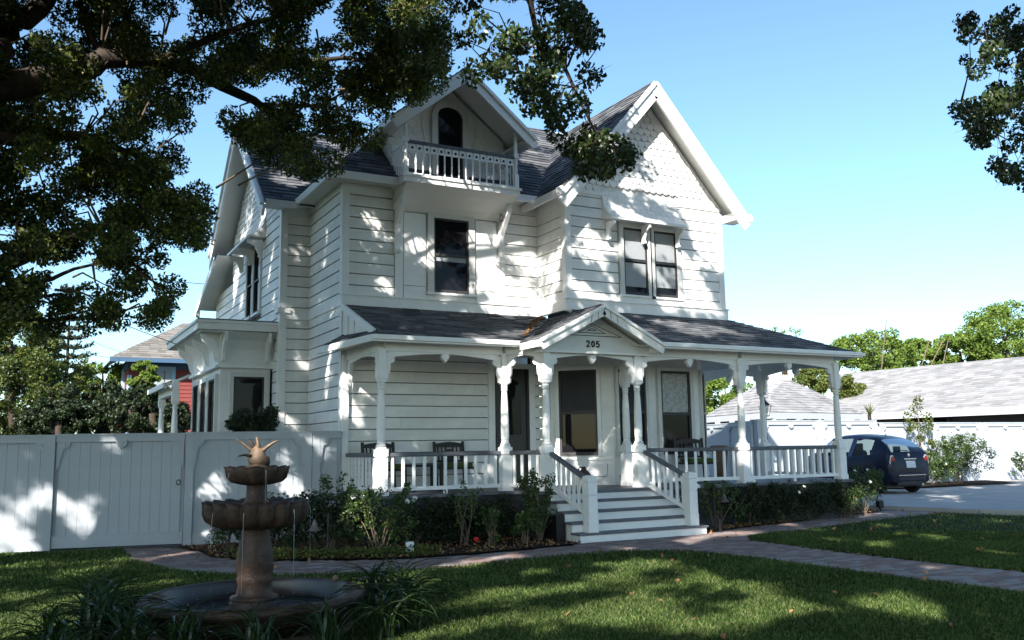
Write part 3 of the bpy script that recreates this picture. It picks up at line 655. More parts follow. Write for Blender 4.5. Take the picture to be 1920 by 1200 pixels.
# portico gable over the steps
PC, PH, PZR, PZE = 3.72, 1.26, 3.92, 3.28
ps = (PZR-PZE)/PH
roof_plane([(PC-PH, -.4, PZE), (PC-PH, -2.86, PZE), (PC, -2.86, PZR), (PC, -.4, PZR)], seed=7)
roof_plane([(PC+PH, -2.86, PZE), (PC+PH, -.9, PZE), (PC, -.9, PZR), (PC, -2.86, PZR)], seed=8)
PED = MB().prism([(PC-PH+.25, -2.50, 3.12), (PC+PH-.25, -2.50, 3.12), (PC+PH-.25, -2.50, 3.30), (PC, -2.50, PZR-.08), (PC-PH+.25, -2.50, 3.30)], (0, .05, 0)).build('pediment', M['white'], HOUSE)
for s in (-1, 1):
    b = MB(); b.beam((PC+s*PH, -2.89, PZE-.10), (PC, -2.89, PZR-.10), .05, .17); b.build('barge_board', M['trim'], HOUSE)
    b = MB(); b.beam((PC+s*(PH+.02), -2.925, PZE-.035), (PC, -2.925, PZR-.035), .06, .05); b.build('barge_moulding', M['trim'], HOUSE)
    for k in range(2):
        t = .10+.11*k; x = PC+s*t*PH; z = PZR-.10-ps*t*PH
        MB().beam((x+s*.012, -2.9165, z-.085), (x-s*.012, -2.9165, z+.06), .004, .008).build('barge_joint', M['sash'], HOUSE)
    b = MB(); b.box(PC+s*PH-.02, -2.86, PZE-.13, PC+s*PH+.02, -2.2, PZE-.0); b.build('fascia', M['trim'], HOUSE)
for h0, w0, zz in ((.17, .62, 3.42), (.10, .28, 3.47), (.03, .09, 3.515)):
    b = MB(); b.tube([(PC-w0, -2.508, zz), (PC+w0, -2.508, zz), (PC, -2.508, zz+h0*1.25), (PC-w0, -2.508, zz)], .006, 4); b.build('triangle_moulding', M['sash'] if w0 < .7 else M['trim'], PED)
part('pediment_beam', M['trim'], lambda b: (b.box(2.62, -2.56, 3.10, 4.90, -2.40, 3.14)))
# house number 2 0 5, raised numerals
def numeral(ch, x, z, h):
    w_ = h*.55; P = {'2': [(0, .78), (.15, .97), (.5, 1.03), (.85, .93), (.95, .72), (.75, .5), (.3, .25), (0, 0), (1, 0)],
        '0': [(.5, 0), (.12, .2), (0, .5), (.12, .82), (.5, 1), (.88, .82), (1, .5), (.88, .2), (.5, 0)],
        '5': [(.95, 1), (.15, 1), (.08, .55), (.5, .66), (.92, .5), (.98, .28), (.75, .05), (.4, -.02), (.02, .12)]}[ch]
    b = MB(); q_ = [(x+p*w_, -2.512, z+q*h) for p, q in P]
    for p0, p1 in zip(q_, q_[1:]):
        d = (Vector(p1)-Vector(p0)).normalized()*.008; b.beam(Vector(p0)-d, Vector(p1)+d, .014, .017, upv=(0, 1, 0) if abs(d.x) < 1e-6 else (0, 0, 1))
    return b
nums = MB()
for k, ch in enumerate('205'): numeral(ch, 3.605+.10*k, 3.225, .10).build('numeral', M['ink'], PED)

# posts
def post(x, y, rz=0, par=HOUSE, full=True):
    T = Matrix.Translation((x, y, FL)) @ Matrix.Rotation(rz, 4, 'Z')
    b = MB(T); s = .090
    b.box(-s-.012, -s-.012, 0, s+.012, s+.012, .09); b.box(-s, -s, .09, s, s, .60); b.box(-s-.005, -s-.005, .62, s+.005, s+.005, .74)
    b.prism([(-s+.02, -s+.02, .60), (s-.02, -s+.02, .60), (s-.02, s-.02, .60), (-s+.02, s-.02, .60)], (0, 0, .02))
    b.prism([(-s+.02, -s+.02, .74), (s-.02, -s+.02, .74), (s-.02, s-.02, .74), (-s+.02, s-.02, .74)], (0, 0, .03))
    b.lathe([(.07, .77), (.082, .785), (.082, .80), (.062, .815), (.068, .84), (.058, .86), (.067, .88), (.071, 1.0), (.069, 1.2), (.060, 1.5), (.050, 1.66), (.046, 1.70),
             (.058, 1.715), (.058, 1.735), (.048, 1.745), (.060, 1.76), (.060, 1.78), (.050, 1.79), (.066, 1.805), (.066, 1.82)], 0, 0, 16)
    b.box(-.068, -.068, 1.82, .068, .068, 1.87); b.box(-s+.01, -s+.01, 1.87, s-.01, s-.01, 2.10); b.box(-s+.022, -s+.022, 2.10, s-.022, s-.022, 2.36)
    return b.build('porch_post', M['trim'], par, bevel=.006)
PP = {1: (.10, -1.76), 2: (2.36, -1.76), 3: (2.80, -2.43), 4: (4.70, -2.43), 5: (4.92, -1.76), 6: (7.05, -2.52), 7: (9.62, -2.52), 8: (9.62, -.41), 9: (9.62, 1.7)}
for k, (x, y) in PP.items(): post(x, y)
SIDEP = (at(303, 765, X=-1.99).y, at(328, 765, X=-1.99).y)
for y_ in SIDEP: post(-1.99, y_)
def valance(p0, p1, pend=True, zt=3.12, par=HOUSE, e0=True, e1=True):
    T, a, L = frame_T(p0, p1); b = MB(T); n = 12; s = .10
    b.box(s*.5, -.045, zt-.02, L-s*.5, .045, EZ-.03)              # beam
    bot = [(u, zt-.13+.09*math.sin(math.pi*(u-s)/(L-2*s))) for u in [s+(L-2*s)*i/n for i in range(n+1)]]
    for (u0, z0_), (u1, z1_) in zip(bot, bot[1:]): b.prism([(u0, -.02, z0_), (u1, -.02, z1_), (u1, -.02, zt-.02), (u0, -.02, zt-.02)], (0, .035, 0))
    o = b.build('porch_beam', M['trim'], par)
    for side, on in ((0, e0), (1, e1)):
        if not on: continue
        f = (lambda u: u) if side == 0 else (lambda u: L-u)
        b = MB(T); P = [(s-.02, zt-.05), (s+.11, zt-.1), (s+.125, zt-.17), (s+.10, zt-.21), (s+.05, zt-.22), (s+.045, zt-.36), (s+.02, zt-.42), (s+.02, zt-.50), (s-.02, zt-.52)]
        b.prism([(f(u), -.03, z) for u, z in P], (0, .06, 0)); b.build('bracket', M['trim'], par)
        b = MB(T); b.prism([(f(s+.075)+.022*math.cos(t*math.pi/5), -.036, zt-.155+.022*math.sin(t*math.pi/5)) for t in range(10)], (0, .072, 0)); b.build('bracket_button', M['soffit'], par)
    if pend:
        b = MB(T); c = L/2; b.prism([(c, -.04, zt-.19), (c-.07, -.04, zt-.10), (c-.065, -.04, zt-.05), (c, -.04, zt-.03), (c+.065, -.04, zt-.05), (c+.07, -.04, zt-.10)], (0, .08, 0)); b.build('pendant', M['trim'], par)
for i, j, pd in ((1, 2, 1), (2, 3, 0), (3, 4, 1), (5, 4, 0), (4, 6, 1), (6, 7, 1), (7, 8, 1), (8, 9, 1)): valance(PP[i], PP[j], pd)
valance((.10, -.05), PP[1], 0, e0=True)
# railings
BALU = MB().box(-.024, -.016, 0, .024, .016, .50).mesh('baluster', M['trim'])
def railing(p0, p1, z0=None, z1=None, sp=.183, name='porch_railing', cut=.1, par=HOUSE, feet=True):
    """level or sloping railing between two posts; z0,z1 = handrail top at each end"""
    z0 = 1.45 if z0 is None else z0; z1 = z0 if z1 is None else z1
    T, a, L = frame_T(p0, p1); sl = (z1-z0)/L
    zz = lambda u: z0+sl*u
    b = MB(T); b.beam((cut, 0, zz(cut)-.035), (L-cut, 0, zz(L-cut)-.035), .085, .07, upv=(0, 0, 1)); o = b.build(name, M['rail'], par, bevel=.015)
    b = MB(T); b.beam((cut, 0, zz(cut)-.585), (L-cut, 0, zz(L-cut)-.585), .06, .06); b.build('foot_rail', M['trim'], o)
    n = max(1, int(round((L-2*cut)/sp))); s = (L-2*cut)/n
    for i in range(n):
        u = cut+s*(i+.5); p = T @ Vector((u, 0, 0))
        link('baluster', BALU, o, (p.x, p.y, zz(u)-.56), a)
    if feet and L > 1.5:
        b = MB(T); b.box(L/2-.03, -.025, FL, L/2+.03, .025, zz(L/2)-.61); b.build('rail_foot', M['trim'], o)
    return o
railing((.10, -.0), PP[1], cut=.08, sp=.17); railing(PP[1], PP[2]); railing(PP[2], PP[3], sp=.16)
railing(PP[5], PP[6]); railing(PP[6], PP[7]); railing(PP[7], PP[8])
# steps
SX0, SX1, RI, TD, SY = 2.74, 5.26, .154, .225, -3.50
b = MB()
for i in range(4): b.box(SX0+.02, SY+TD*i+.03, .0, SX1-.02, SY+TD*(i+1)+.05, RI*(i+1)-.035)
b.box(SX0+.02, SY+TD*4+.03, 0, SX1-.02, -2.3, .715)
ST = b.build('porch_steps', M['trim'], HOUSE)
for i in range(5):
    y = SY+TD*i
    if i < 4: MB().box(SX0-.03, y-.03, RI*(i+1)-.034, SX1+.03, y+TD+.02, RI*(i+1)).build('tread', M['deck'], ST, bevel=.010)
    else: MB().box(SX0-.03, y-.03, .735, SX1+.03, -2.3, .7705).build('tread', M['deck'], ST, bevel=.010)
    MB().box(SX0, y, RI*i+.002, SX1, y+.028, RI*(i+1)-.036).build('riser', M['trim'], ST)
def newel(x, y, z0, z1):
    b = MB(); s = .085
    b.box(x-s, y-s, z0, x+s, y+s, z1-.32)
    b.box(x-s+.008, y-s+.008, z1-.32, x+s-.008, y+s-.008, z1-.31); b.box(x-s, y-s, z1-.31, x+s, y+s, z1-.12); b.box(x-s+.008, y-s+.008, z1-.12, x+s-.008, y+s-.008, z1-.11)
    b.box(x-s-.004, y-s-.004, z1-.11, x+s+.004, y+s+.004, z1-.03); b.prism([(x-s, y-s, z1-.03), (x+s, y-s, z1-.03), (x+s, y+s, z1-.03), (x-s, y+s, z1-.03)], (0, 0, .012))
    b.prism([(x-s*.6, y-s*.6, z1-.018), (x+s*.6, y-s*.6, z1-.018), (x+s*.6, y+s*.6, z1-.018), (x-s*.6, y+s*.6, z1-.018)], (0, 0, .012))
    b.box(x-s-.006, y-s-.006, z0, x+s+.006, y+s+.006, z0+.2)
    b.build('newel_post', M['trim'], HOUSE, bevel=.008)
NL, NR = (3.02, -3.38), (5.06, -3.36)
newel(*NL, RI, 1.05); newel(*NR, RI, 1.05)
railing((NL[0]-.0, NL[1]), (PP[3][0]+.02, PP[3][1]), .98, 1.47, sp=.115, name='stair_railing', cut=.08, feet=False)
railing((PP[4][0]+.03, PP[4][1]), (NR[0], NR[1]), 1.47, .98, sp=.115, name='stair_railing', cut=.08, feet=False)
MB().box(2.55, -3.1, 0, 2.70, -2.7, .42).build('dark_vent', M['black'], HOUSE)

# ================================================================ GROUND, LAWN, PATHS
GY = lambda x, y: 0.0
b = MB(); b.add([(-400, -400, -.05), (400, -400, -.05), (400, 600, -.05), (-400, 600, -.05)], [(0, 1, 2, 3)]); tag(b.build('ground', M['turf']), kind='structure')
def sheet(name, pts, z, m, kind='structure', zf=None):
    b = MB(); b.add([(x, y, zf(x, y) if zf else z) for x, y in pts], [tuple(range(len(pts)))]); o = b.build(name, M[m]); tag(o, kind=kind); return o
lawn_edge = [(-4.32, 0.24), (-3.49, 0.17), (-3.54, -1.47), (-3.18, -3.22), (-2.62, -4.08), (-1.96, -4.54), (-1.12, -4.84), (-0.26, -4.96), (0.79, -4.8), (1.77, -4.7), (2.61, -4.75), (3.38, -5.23), (3.6, -6.34), (3.6, -8.07), (3.65, -8.94), (3.71, -9.97)]
LAWN1 = [(-30, 2.)]+[(-5.19, .52)]+lawn_edge+[(3.75, -30), (-30, -30)]
LAWN2 = [(5.43, -4.31), (6.73, -3.91), (9.34, -3.29), (12.1, -2.9), (12.74, -3.25), (13.09, -3.94), (13.2, -30), (5.15, -30), (5.12, -9.0), (4.98, -8.0), (5.0, -6.58), (5.09, -4.78)]
sheet('lawn', LAWN1, .002, 'turf'); sheet('lawn', LAWN2, .002, 'turf')
BED1 = [(-2.76, -0.2), (-2.53, -1.08), (-2.47, -2.02), (-1.84, -2.91), (-0.88, -3.46), (-0.26, -3.75), (0.77, -3.82), (1.77, -3.75), (2.70, -3.6), (2.70, -1.7), (0, -1.7), (0, .0)]
BED2 = [(5.30, -3.40), (6.95, -2.95), (9.1, -2.50), (11.5, -1.95), (11.3, -.2), (9.7, -.2), (9.7, -2.4), (5.3, -2.4)]
sheet('path_bed', [(-4.6, .5)]+[(-3.49, .17)]+lawn_edge[2:]+[(3.75, -30), (5.15, -30), (5.12, -9.), (5., -6.58), (5.09, -4.78), (5.43, -4.31), (6.73, -3.91), (9.34, -3.29), (12.1, -2.9), (12.7, -1.8), (11.6, -1.7), (10, -1.5), (-2.5, 1)], -.004, 'joint')
sheet('flower_bed', BED1, .03, 'soil'); sheet('flower_bed', BED2, .03, 'soil')
def dz(x, y): return max(0, min(.15, (x-10.5)*.05))
sheet('backyard', [(11.4, 30), (11.4, -2.0), (14, -2.0), (14, 30)], .0, 'concrete')
b = MB()   # concrete driveway in slabs with open joints
DR = tag(MB().add([(10.2, 4.5, .0), (10.2, -1.6, .0), (12.2, -2.9, .0), (13.15, -3.9, 0), (13.3, -30, 0), (60, -30, .08), (60, 30, .08), (10.2, 30, .05)], [tuple(range(8))]).build('driveway', M['joint']), kind='structure')
SLAB = []
for i in range(-4, 14):
    for j in range(-6, 3):
        x0 = 12.0+i*2.6; y0 = -3.6+j*2.6
        for dx, dy, ww, hh in ((0, 0, 2.58, 2.58),):
            q_ = [(x0, y0), (x0+ww, y0), (x0+ww, y0+hh), (x0, y0+hh)]
            def okp(x, y):
                if y < -1.6-(x-10.2)*.65 and x < 12.2: return False
                if x < 13.25 and y < -2.9-(x-12.2)*1.05: return False
                return x >= 10.1
            cut = [p for p in q_ if okp(*p)]
            if len(cut) == 4: P = q_
            elif len(cut) == 0: continue
            else:
                P = [p if okp(*p) else (max(p[0], 13.28 if p[1] < -3.8 else 12.3), p[1]) for p in q_]
                if abs(P[0][0]-P[1][0]) < .2: continue
            o = MB().prism([(x, y, -.05) for x, y in P], (0, 0, .05)); o.v = [(x, y, z+dz(x, y)+.01 if k_ >= 4 else -.04) for k_, (x, y, z) in enumerate(o.v)]
            o.build('slab', M['concrete'], DR)
# bricks
PATH = [(-3.49, .17)]+lawn_edge[2:]+[(3.72, -10.8), (5.15, -10.8), (5.12, -9.), (5., -6.58), (5.09, -4.78), (5.43, -4.31), (6.73, -3.91), (9.34, -3.29), (12.1, -2.9), (12.5, -1.95), (11.5, -1.86), (9.1, -2.42), (6.95, -2.88), (5.30, -3.35), (5.30, -3.48), (2.70, -3.48), (2.70, -3.64), (1.77, -3.8), (.77, -3.9), (-.26, -3.82), (-.88, -3.52), (-1.9, -2.95), (-2.52, -2.05), (-2.6, -1.08), (-2.76, -.2)]
BW, BH = .21, .105
pos = []
for i in range(-60, 160):
    for j in range(-110, 6):
        # running bond; long side across the walk
        x = i*BW+(BW/2 if j % 2 else 0); y = j*BH; pos.append((x, y))
pos = np.array(pos); keep = poly_in(pos[:, 0], pos[:, 1], PATH); pos = pos[keep]
PX, PY_, PZ_ = proj_np(np.column_stack([pos, np.zeros(len(pos))]))
vis = (PZ_ > 0) & (PX > -60) & (PX < 1980) & (PY_ < 1260); pos = pos[vis]; PZ_ = PZ_[vis]
order = np.argsort(PZ_); pos = pos[order]
PATHO = tag(MB().box(4.2, -10.0, -.03, 4.3, -9.9, -.01).build('brick_path', M['joint']), kind='structure')
_bm = [MB().box(-BW/2+.005, -BH/2+.005, -.03, BW/2-.005, BH/2-.005, .012).mesh('brick', M[k]) for k in ('brick', 'brick2', 'brick3')]
for k, (x, y) in enumerate(pos[:300]):
    o = link('brick', _bm[random.choice((0, 1, 1, 2, 2))], PATHO, (x, y, random.uniform(-.003, .004)), random.uniform(-.02, .02)); o.rotation_euler.x = random.uniform(-.015, .015)
b = MB()
for x, y in pos[300:]:
    j = random.uniform(-.003, .004); e = .005; b.add([(x-BW/2+e, y-BH/2+e, -.02), (x+BW/2-e, y-BH/2+e, -.02), (x+BW/2-e, y+BH/2-e, -.02), (x-BW/2+e, y+BH/2-e, -.02), (x-BW/2+e, y-BH/2+e, .012+j), (x+BW/2-e, y-BH/2+e, .012+j), (x+BW/2-e, y+BH/2-e, .012+j), (x-BW/2+e, y+BH/2-e, .012+j)],
        [(4, 5, 6, 7), (0, 1, 5, 4), (1, 2, 6, 5), (2, 3, 7, 6), (3, 0, 4, 7)])
b.build('bricks', M['bricks'], PATHO, kind='stuff')
# grass blades
def blades(poly, n, hmin, hmax):
    pts = []
    # density follows what the photograph can resolve: more blades close to the street side
    while sum(len(p) for p in pts) < n:
        u = rng.uniform(-80, 2000, n); v = rng.uniform(1000, 1290, n)
        d = np.array(fw)[None]+np.outer((u-960)/FPX, np.array(rt))-np.outer((v-600)/FPX, np.array(up)); t = -CAMP.z/d[:, 2]
        P = np.array(CAMP)[None]+d*t[:, None]; ok = (t > 0) & (t < 32) & poly_in(P[:, 0], P[:, 1], poly); pts.append(P[ok, :2])
    P = np.concatenate(pts)[:n]; P = P+rng.normal(size=P.shape)*.012
    N = len(P); dist = np.linalg.norm(P-np.array([CAMP.x, CAMP.y])[None], axis=1)
    h = rng.uniform(hmin, hmax, N); w = (.0022+.00042*dist)*rng.uniform(.7, 1.3, N); a = rng.uniform(0, math.pi*2, N); le = rng.normal(size=(N, 2))*.35*h[:, None]
    B = np.column_stack([P, np.full(N, .0)]); s = np.column_stack([np.cos(a)*w, np.sin(a)*w, np.zeros(N)])
    T = B+np.column_stack([le, h]); Mid = B+np.column_stack([le*.35, h*.55])
    return np.stack([B-s, B+s, T, Mid-s*.9], 1)
G = np.concatenate([blades(LAWN1, 330000, .028, .060), blades(LAWN2, 90000, .028, .060)])
# outside the frame the lawn goes on
def blades_uniform(x0, x1, y0, y1, n, poly):
    P = np.column_stack([rng.uniform(x0, x1, n), rng.uniform(y0, y1, n)]); P = P[poly_in(P[:, 0], P[:, 1], poly)]; N = len(P)
    a = rng.uniform(0, 6.28, N); s = np.column_stack([np.cos(a), np.sin(a), np.zeros(N)])*.006; h = rng.uniform(.03, .06, N); B = np.column_stack([P, np.zeros(N)])
    T = B+np.column_stack([rng.normal(size=(N, 2))*.015, h]); return np.stack([B-s, B+s, T, (B+T)/2-s], 1)
G = np.concatenate([G, blades_uniform(-12, 3.7, -18, 1, 60000, LAWN1), blades_uniform(5, 13, -14, -3, 30000, LAWN2)])
gr = link('grass', np_mesh('grass', G, 4, M['grass'])); tag(gr, 'short green lawn grass with streaks of sun before the house', 'grass', kind='stuff')

# ================================================================ FENCES AND GATE
FB = {}
def fence_run(root, p0, p1, z0, z1, posts=(True, True), pend=True, step=.152, sl0=0., panel_h=None):
    """board panel between two posts: boards, cap, rails, posts, valance, brackets"""
    T, a, L = frame_T(p0, p1); pw = .13
    key = round(z1-z0, 2)
    if key not in FB: FB[key] = MB().box(0, 0, 0, step-.003, .022, key-.1).mesh('board', M['fence'])
    n = int((L-.1)/step); s = (L-.1)/n
    for i in range(n):
        p = T @ Vector((.05+s*i, .0, 0)); link('board', FB[key], root, (p.x-wloc(root).x, p.y-wloc(root).y, z0+.05-wloc(root).z), a, (s/step, 1, 1))
    MB(T).box(0, .024, z0+.06, L, .05, z1-.06).build('backing', M['fence'], root)
    b = MB(T); b.box(-.02, -.06, z1-.03, L+.02, .08, z1); b.build('cap', M['fence'], root)
    b = MB(T); b.box(0, -.045, z1-.13, L, 0, z1-.03); b.build('rail', M['fence'], root)
    b = MB(T); b.box(0, -.030, z0, L, 0, z0+.19); b.build('rail', M['fence'], root)
    for on, u0, sg in ((posts[0], 0, 1), (posts[1], L, -1)):
        if on:
            b = MB(T); x0, x1 = sorted((u0, u0+sg*pw)); b.box(x0, -.060, z0, x1, 0, z1-.031); b.build('post', M['fence'], root)
            f = lambda u: u0+sg*(pw+u)
            b = MB(T); P = [(-.01, z1-.13), (.16, z1-.13), (.15, z1-.19), (.11, z1-.235), (.06, z1-.25), (.045, z1-.36), (.03, z1-.46), (.045, z1-.50), (.03, z1-.54), (-.01, z1-.58)]
            b.prism([(f(u), -.052, z) for u, z in P], (0, .052, 0)); b.build('bracket', M['fence'], root)
            b = MB(T); b.prism([(f(.08)+.028*math.cos(t*math.pi/6), -.066, z1-.165+.028*math.sin(t*math.pi/6)) for t in range(12)], (0, .014, 0)); b.build('button', M['fence'], root)
    if pend:
        b = MB(T); c = L/2; b.prism([(c+.085*math.cos(t*math.pi/7+math.pi), -.062, z1-.15+.085*math.sin(t*math.pi/7+math.pi)) for t in range(8)]+[(c+.085, -.062, z1-.1), (c-.085, -.062, z1-.1)], (0, .06, 0)); b.build('pendant', M['fence'], root)
        b = MB(T); b.prism([(c+.03*math.cos(t*math.pi/6), -.072, z1-.155+.03*math.sin(t*math.pi/6)) for t in range(12)], (0, .01, 0)); b.build('button', M['fence'], root)
FA, FBp, FC, FD = (-8.6, 1.64), (-4.50, .72), (-2.58, .275), (-.06, -.16)
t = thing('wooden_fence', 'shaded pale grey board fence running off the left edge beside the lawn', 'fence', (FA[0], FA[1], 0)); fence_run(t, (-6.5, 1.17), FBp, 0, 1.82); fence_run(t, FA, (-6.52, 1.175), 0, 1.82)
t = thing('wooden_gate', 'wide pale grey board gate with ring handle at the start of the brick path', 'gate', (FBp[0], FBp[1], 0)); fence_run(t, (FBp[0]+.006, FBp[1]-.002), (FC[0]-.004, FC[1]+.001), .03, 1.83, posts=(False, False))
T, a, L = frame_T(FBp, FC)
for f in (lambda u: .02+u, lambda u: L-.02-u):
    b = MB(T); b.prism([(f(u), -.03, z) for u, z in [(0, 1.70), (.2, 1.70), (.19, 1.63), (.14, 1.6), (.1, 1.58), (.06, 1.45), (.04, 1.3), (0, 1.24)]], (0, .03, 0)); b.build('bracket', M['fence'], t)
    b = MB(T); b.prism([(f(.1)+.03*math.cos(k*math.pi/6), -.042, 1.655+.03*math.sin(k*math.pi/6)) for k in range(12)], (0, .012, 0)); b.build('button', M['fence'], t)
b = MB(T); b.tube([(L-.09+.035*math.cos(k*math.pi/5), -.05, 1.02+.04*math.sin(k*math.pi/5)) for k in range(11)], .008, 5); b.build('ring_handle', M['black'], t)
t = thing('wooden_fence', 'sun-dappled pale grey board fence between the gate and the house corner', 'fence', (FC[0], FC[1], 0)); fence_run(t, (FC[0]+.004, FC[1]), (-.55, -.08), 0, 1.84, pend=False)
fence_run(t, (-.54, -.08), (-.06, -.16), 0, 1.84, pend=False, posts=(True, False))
# right-hand fences at the back of the driveway
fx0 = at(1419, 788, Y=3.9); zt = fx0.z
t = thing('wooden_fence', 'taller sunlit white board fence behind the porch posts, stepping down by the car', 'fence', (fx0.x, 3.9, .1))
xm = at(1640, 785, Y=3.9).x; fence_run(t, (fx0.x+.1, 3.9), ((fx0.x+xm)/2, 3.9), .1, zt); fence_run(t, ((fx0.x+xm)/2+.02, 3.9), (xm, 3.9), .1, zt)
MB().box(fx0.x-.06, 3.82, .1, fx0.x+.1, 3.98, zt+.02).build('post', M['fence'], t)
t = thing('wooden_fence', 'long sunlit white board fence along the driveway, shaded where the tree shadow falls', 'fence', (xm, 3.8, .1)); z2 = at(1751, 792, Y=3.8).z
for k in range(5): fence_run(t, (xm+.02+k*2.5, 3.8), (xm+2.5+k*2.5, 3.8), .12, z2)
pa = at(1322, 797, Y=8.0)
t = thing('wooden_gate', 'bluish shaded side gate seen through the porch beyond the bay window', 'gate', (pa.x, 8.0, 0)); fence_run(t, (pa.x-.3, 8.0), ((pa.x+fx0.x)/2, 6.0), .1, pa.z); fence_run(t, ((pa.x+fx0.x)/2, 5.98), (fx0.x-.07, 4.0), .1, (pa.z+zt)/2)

# ================================================================ FOUNTAIN
FX, FY = -3.24, -7.84
FS = .93
F = thing('tiered_fountain', 'brown cast-stone tiered fountain with scalloped bowls and leaping-fish finial, water trickling', 'fountain', (FX, FY, 0))
def lp(name, m, prof, n=48, par=F, smooth=True, lobes=0, lob=0, cx=FX, cy=FY, caps=False, lz=0.):
    b = MB(); b.lathe([(r*FS, z) for r, z in prof], cx, cy, n, 0, lobes, lob, caps, lz); return b.build(name, M[m], par, smooth=smooth)
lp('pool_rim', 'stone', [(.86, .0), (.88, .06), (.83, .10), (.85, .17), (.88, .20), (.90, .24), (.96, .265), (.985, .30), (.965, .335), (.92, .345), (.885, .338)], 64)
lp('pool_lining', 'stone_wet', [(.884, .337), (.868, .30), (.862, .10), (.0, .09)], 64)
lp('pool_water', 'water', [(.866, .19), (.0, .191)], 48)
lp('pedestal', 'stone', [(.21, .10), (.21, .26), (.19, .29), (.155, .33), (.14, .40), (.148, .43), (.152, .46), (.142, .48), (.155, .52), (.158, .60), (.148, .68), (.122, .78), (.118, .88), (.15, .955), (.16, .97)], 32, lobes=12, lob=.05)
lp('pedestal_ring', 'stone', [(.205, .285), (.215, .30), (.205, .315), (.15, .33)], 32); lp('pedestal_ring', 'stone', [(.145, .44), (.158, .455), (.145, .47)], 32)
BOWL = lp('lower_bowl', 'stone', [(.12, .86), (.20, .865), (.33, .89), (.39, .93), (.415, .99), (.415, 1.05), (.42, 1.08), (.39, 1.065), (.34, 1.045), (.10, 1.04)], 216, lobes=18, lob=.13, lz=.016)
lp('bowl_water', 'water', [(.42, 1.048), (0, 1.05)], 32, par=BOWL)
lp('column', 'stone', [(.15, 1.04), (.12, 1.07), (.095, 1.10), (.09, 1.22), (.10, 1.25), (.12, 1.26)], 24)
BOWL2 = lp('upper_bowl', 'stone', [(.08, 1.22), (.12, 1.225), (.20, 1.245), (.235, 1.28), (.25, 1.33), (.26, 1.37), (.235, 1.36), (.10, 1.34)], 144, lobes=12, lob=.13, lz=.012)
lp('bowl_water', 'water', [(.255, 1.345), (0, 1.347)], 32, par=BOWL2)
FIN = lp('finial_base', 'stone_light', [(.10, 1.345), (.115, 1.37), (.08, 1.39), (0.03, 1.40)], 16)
RW, BKV = Vector((.88, -.476, 0)), Vector((-.476, -.88, 0))
FO = Vector((FX, FY, 0)); b = MB(); vs = []; nn_ = 18; rr_ = np.random.default_rng(3)
for k_, (r_, z_) in enumerate([(.03, 1.375), (.062, 1.40), (.078, 1.43), (.074, 1.465), (.060, 1.50), (.045, 1.53), (.02, 1.55)]):
    for i_ in range(nn_): q_ = r_*(1+rr_.uniform(-.14, .14)); vs.append((FX+q_*math.cos(i_*2*math.pi/nn_), FY+q_*math.sin(i_*2*math.pi/nn_), z_+rr_.uniform(-.004, .004)))
b.add(vs, [(k_*nn_+i_, k_*nn_+(i_+1) % nn_, (k_+1)*nn_+(i_+1) % nn_, (k_+1)*nn_+i_) for k_ in range(6) for i_ in range(nn_)]+[tuple(range(nn_-1, -1, -1)), tuple(6*nn_+i_ for i_ in range(nn_))])
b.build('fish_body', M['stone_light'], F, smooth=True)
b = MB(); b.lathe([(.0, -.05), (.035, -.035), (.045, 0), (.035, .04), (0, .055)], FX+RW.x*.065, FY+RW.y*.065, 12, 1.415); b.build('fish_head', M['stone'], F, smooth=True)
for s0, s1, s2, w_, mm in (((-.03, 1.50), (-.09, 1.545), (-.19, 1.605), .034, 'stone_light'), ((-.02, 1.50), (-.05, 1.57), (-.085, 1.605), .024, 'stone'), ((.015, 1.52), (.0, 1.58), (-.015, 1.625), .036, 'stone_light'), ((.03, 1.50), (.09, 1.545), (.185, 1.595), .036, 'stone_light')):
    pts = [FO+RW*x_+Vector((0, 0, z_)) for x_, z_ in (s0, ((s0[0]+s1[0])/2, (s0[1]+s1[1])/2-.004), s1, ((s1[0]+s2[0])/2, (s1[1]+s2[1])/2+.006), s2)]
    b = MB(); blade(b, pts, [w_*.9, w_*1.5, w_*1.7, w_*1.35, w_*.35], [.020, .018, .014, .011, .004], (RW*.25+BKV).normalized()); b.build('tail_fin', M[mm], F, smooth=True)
b = MB(); b.tube([(FX-.05, FY-.03, 1.46), (FX-.12, FY-.05, 1.475), (FX-.17, FY-.06, 1.465)], [.014, .010, .006], 7); b.build('spout', M['stone'], F, smooth=True)
b = MB()
for (x, y, z0, z1, ox) in ((-.17, -.06, 1.465, 1.36, -.05),): b.tube([(FX+x, FY+y, z0), (FX+x+ox*.5, FY+y, z0-.02), (FX+x+ox*.9, FY+y, z0-.06), (FX+x+ox, FY+y, z1)], .002, 4)
for an, r0_, z0, z1 in ((-1.55, .285, 1.345, 1.06), (-.35, .29, 1.34, 1.07), (-.45, .285, 1.34, 1.2), (3.6, .285, 1.33, 1.15), (-1.1, .46, 1.03, .5), (.1, .47, 1.03, .6), (-2.6, .46, 1.02, .75), (-2.0, .46, 1.02, .4)):
    x, y = FX+r0_*math.cos(an), FY+r0_*math.sin(an); b.tube([(x, y, z0), (x+.01*math.cos(an), y+.01*math.sin(an), z0-.04), (x+.012*math.cos(an), y, z1)], [.0024, .0018, .001], 4)
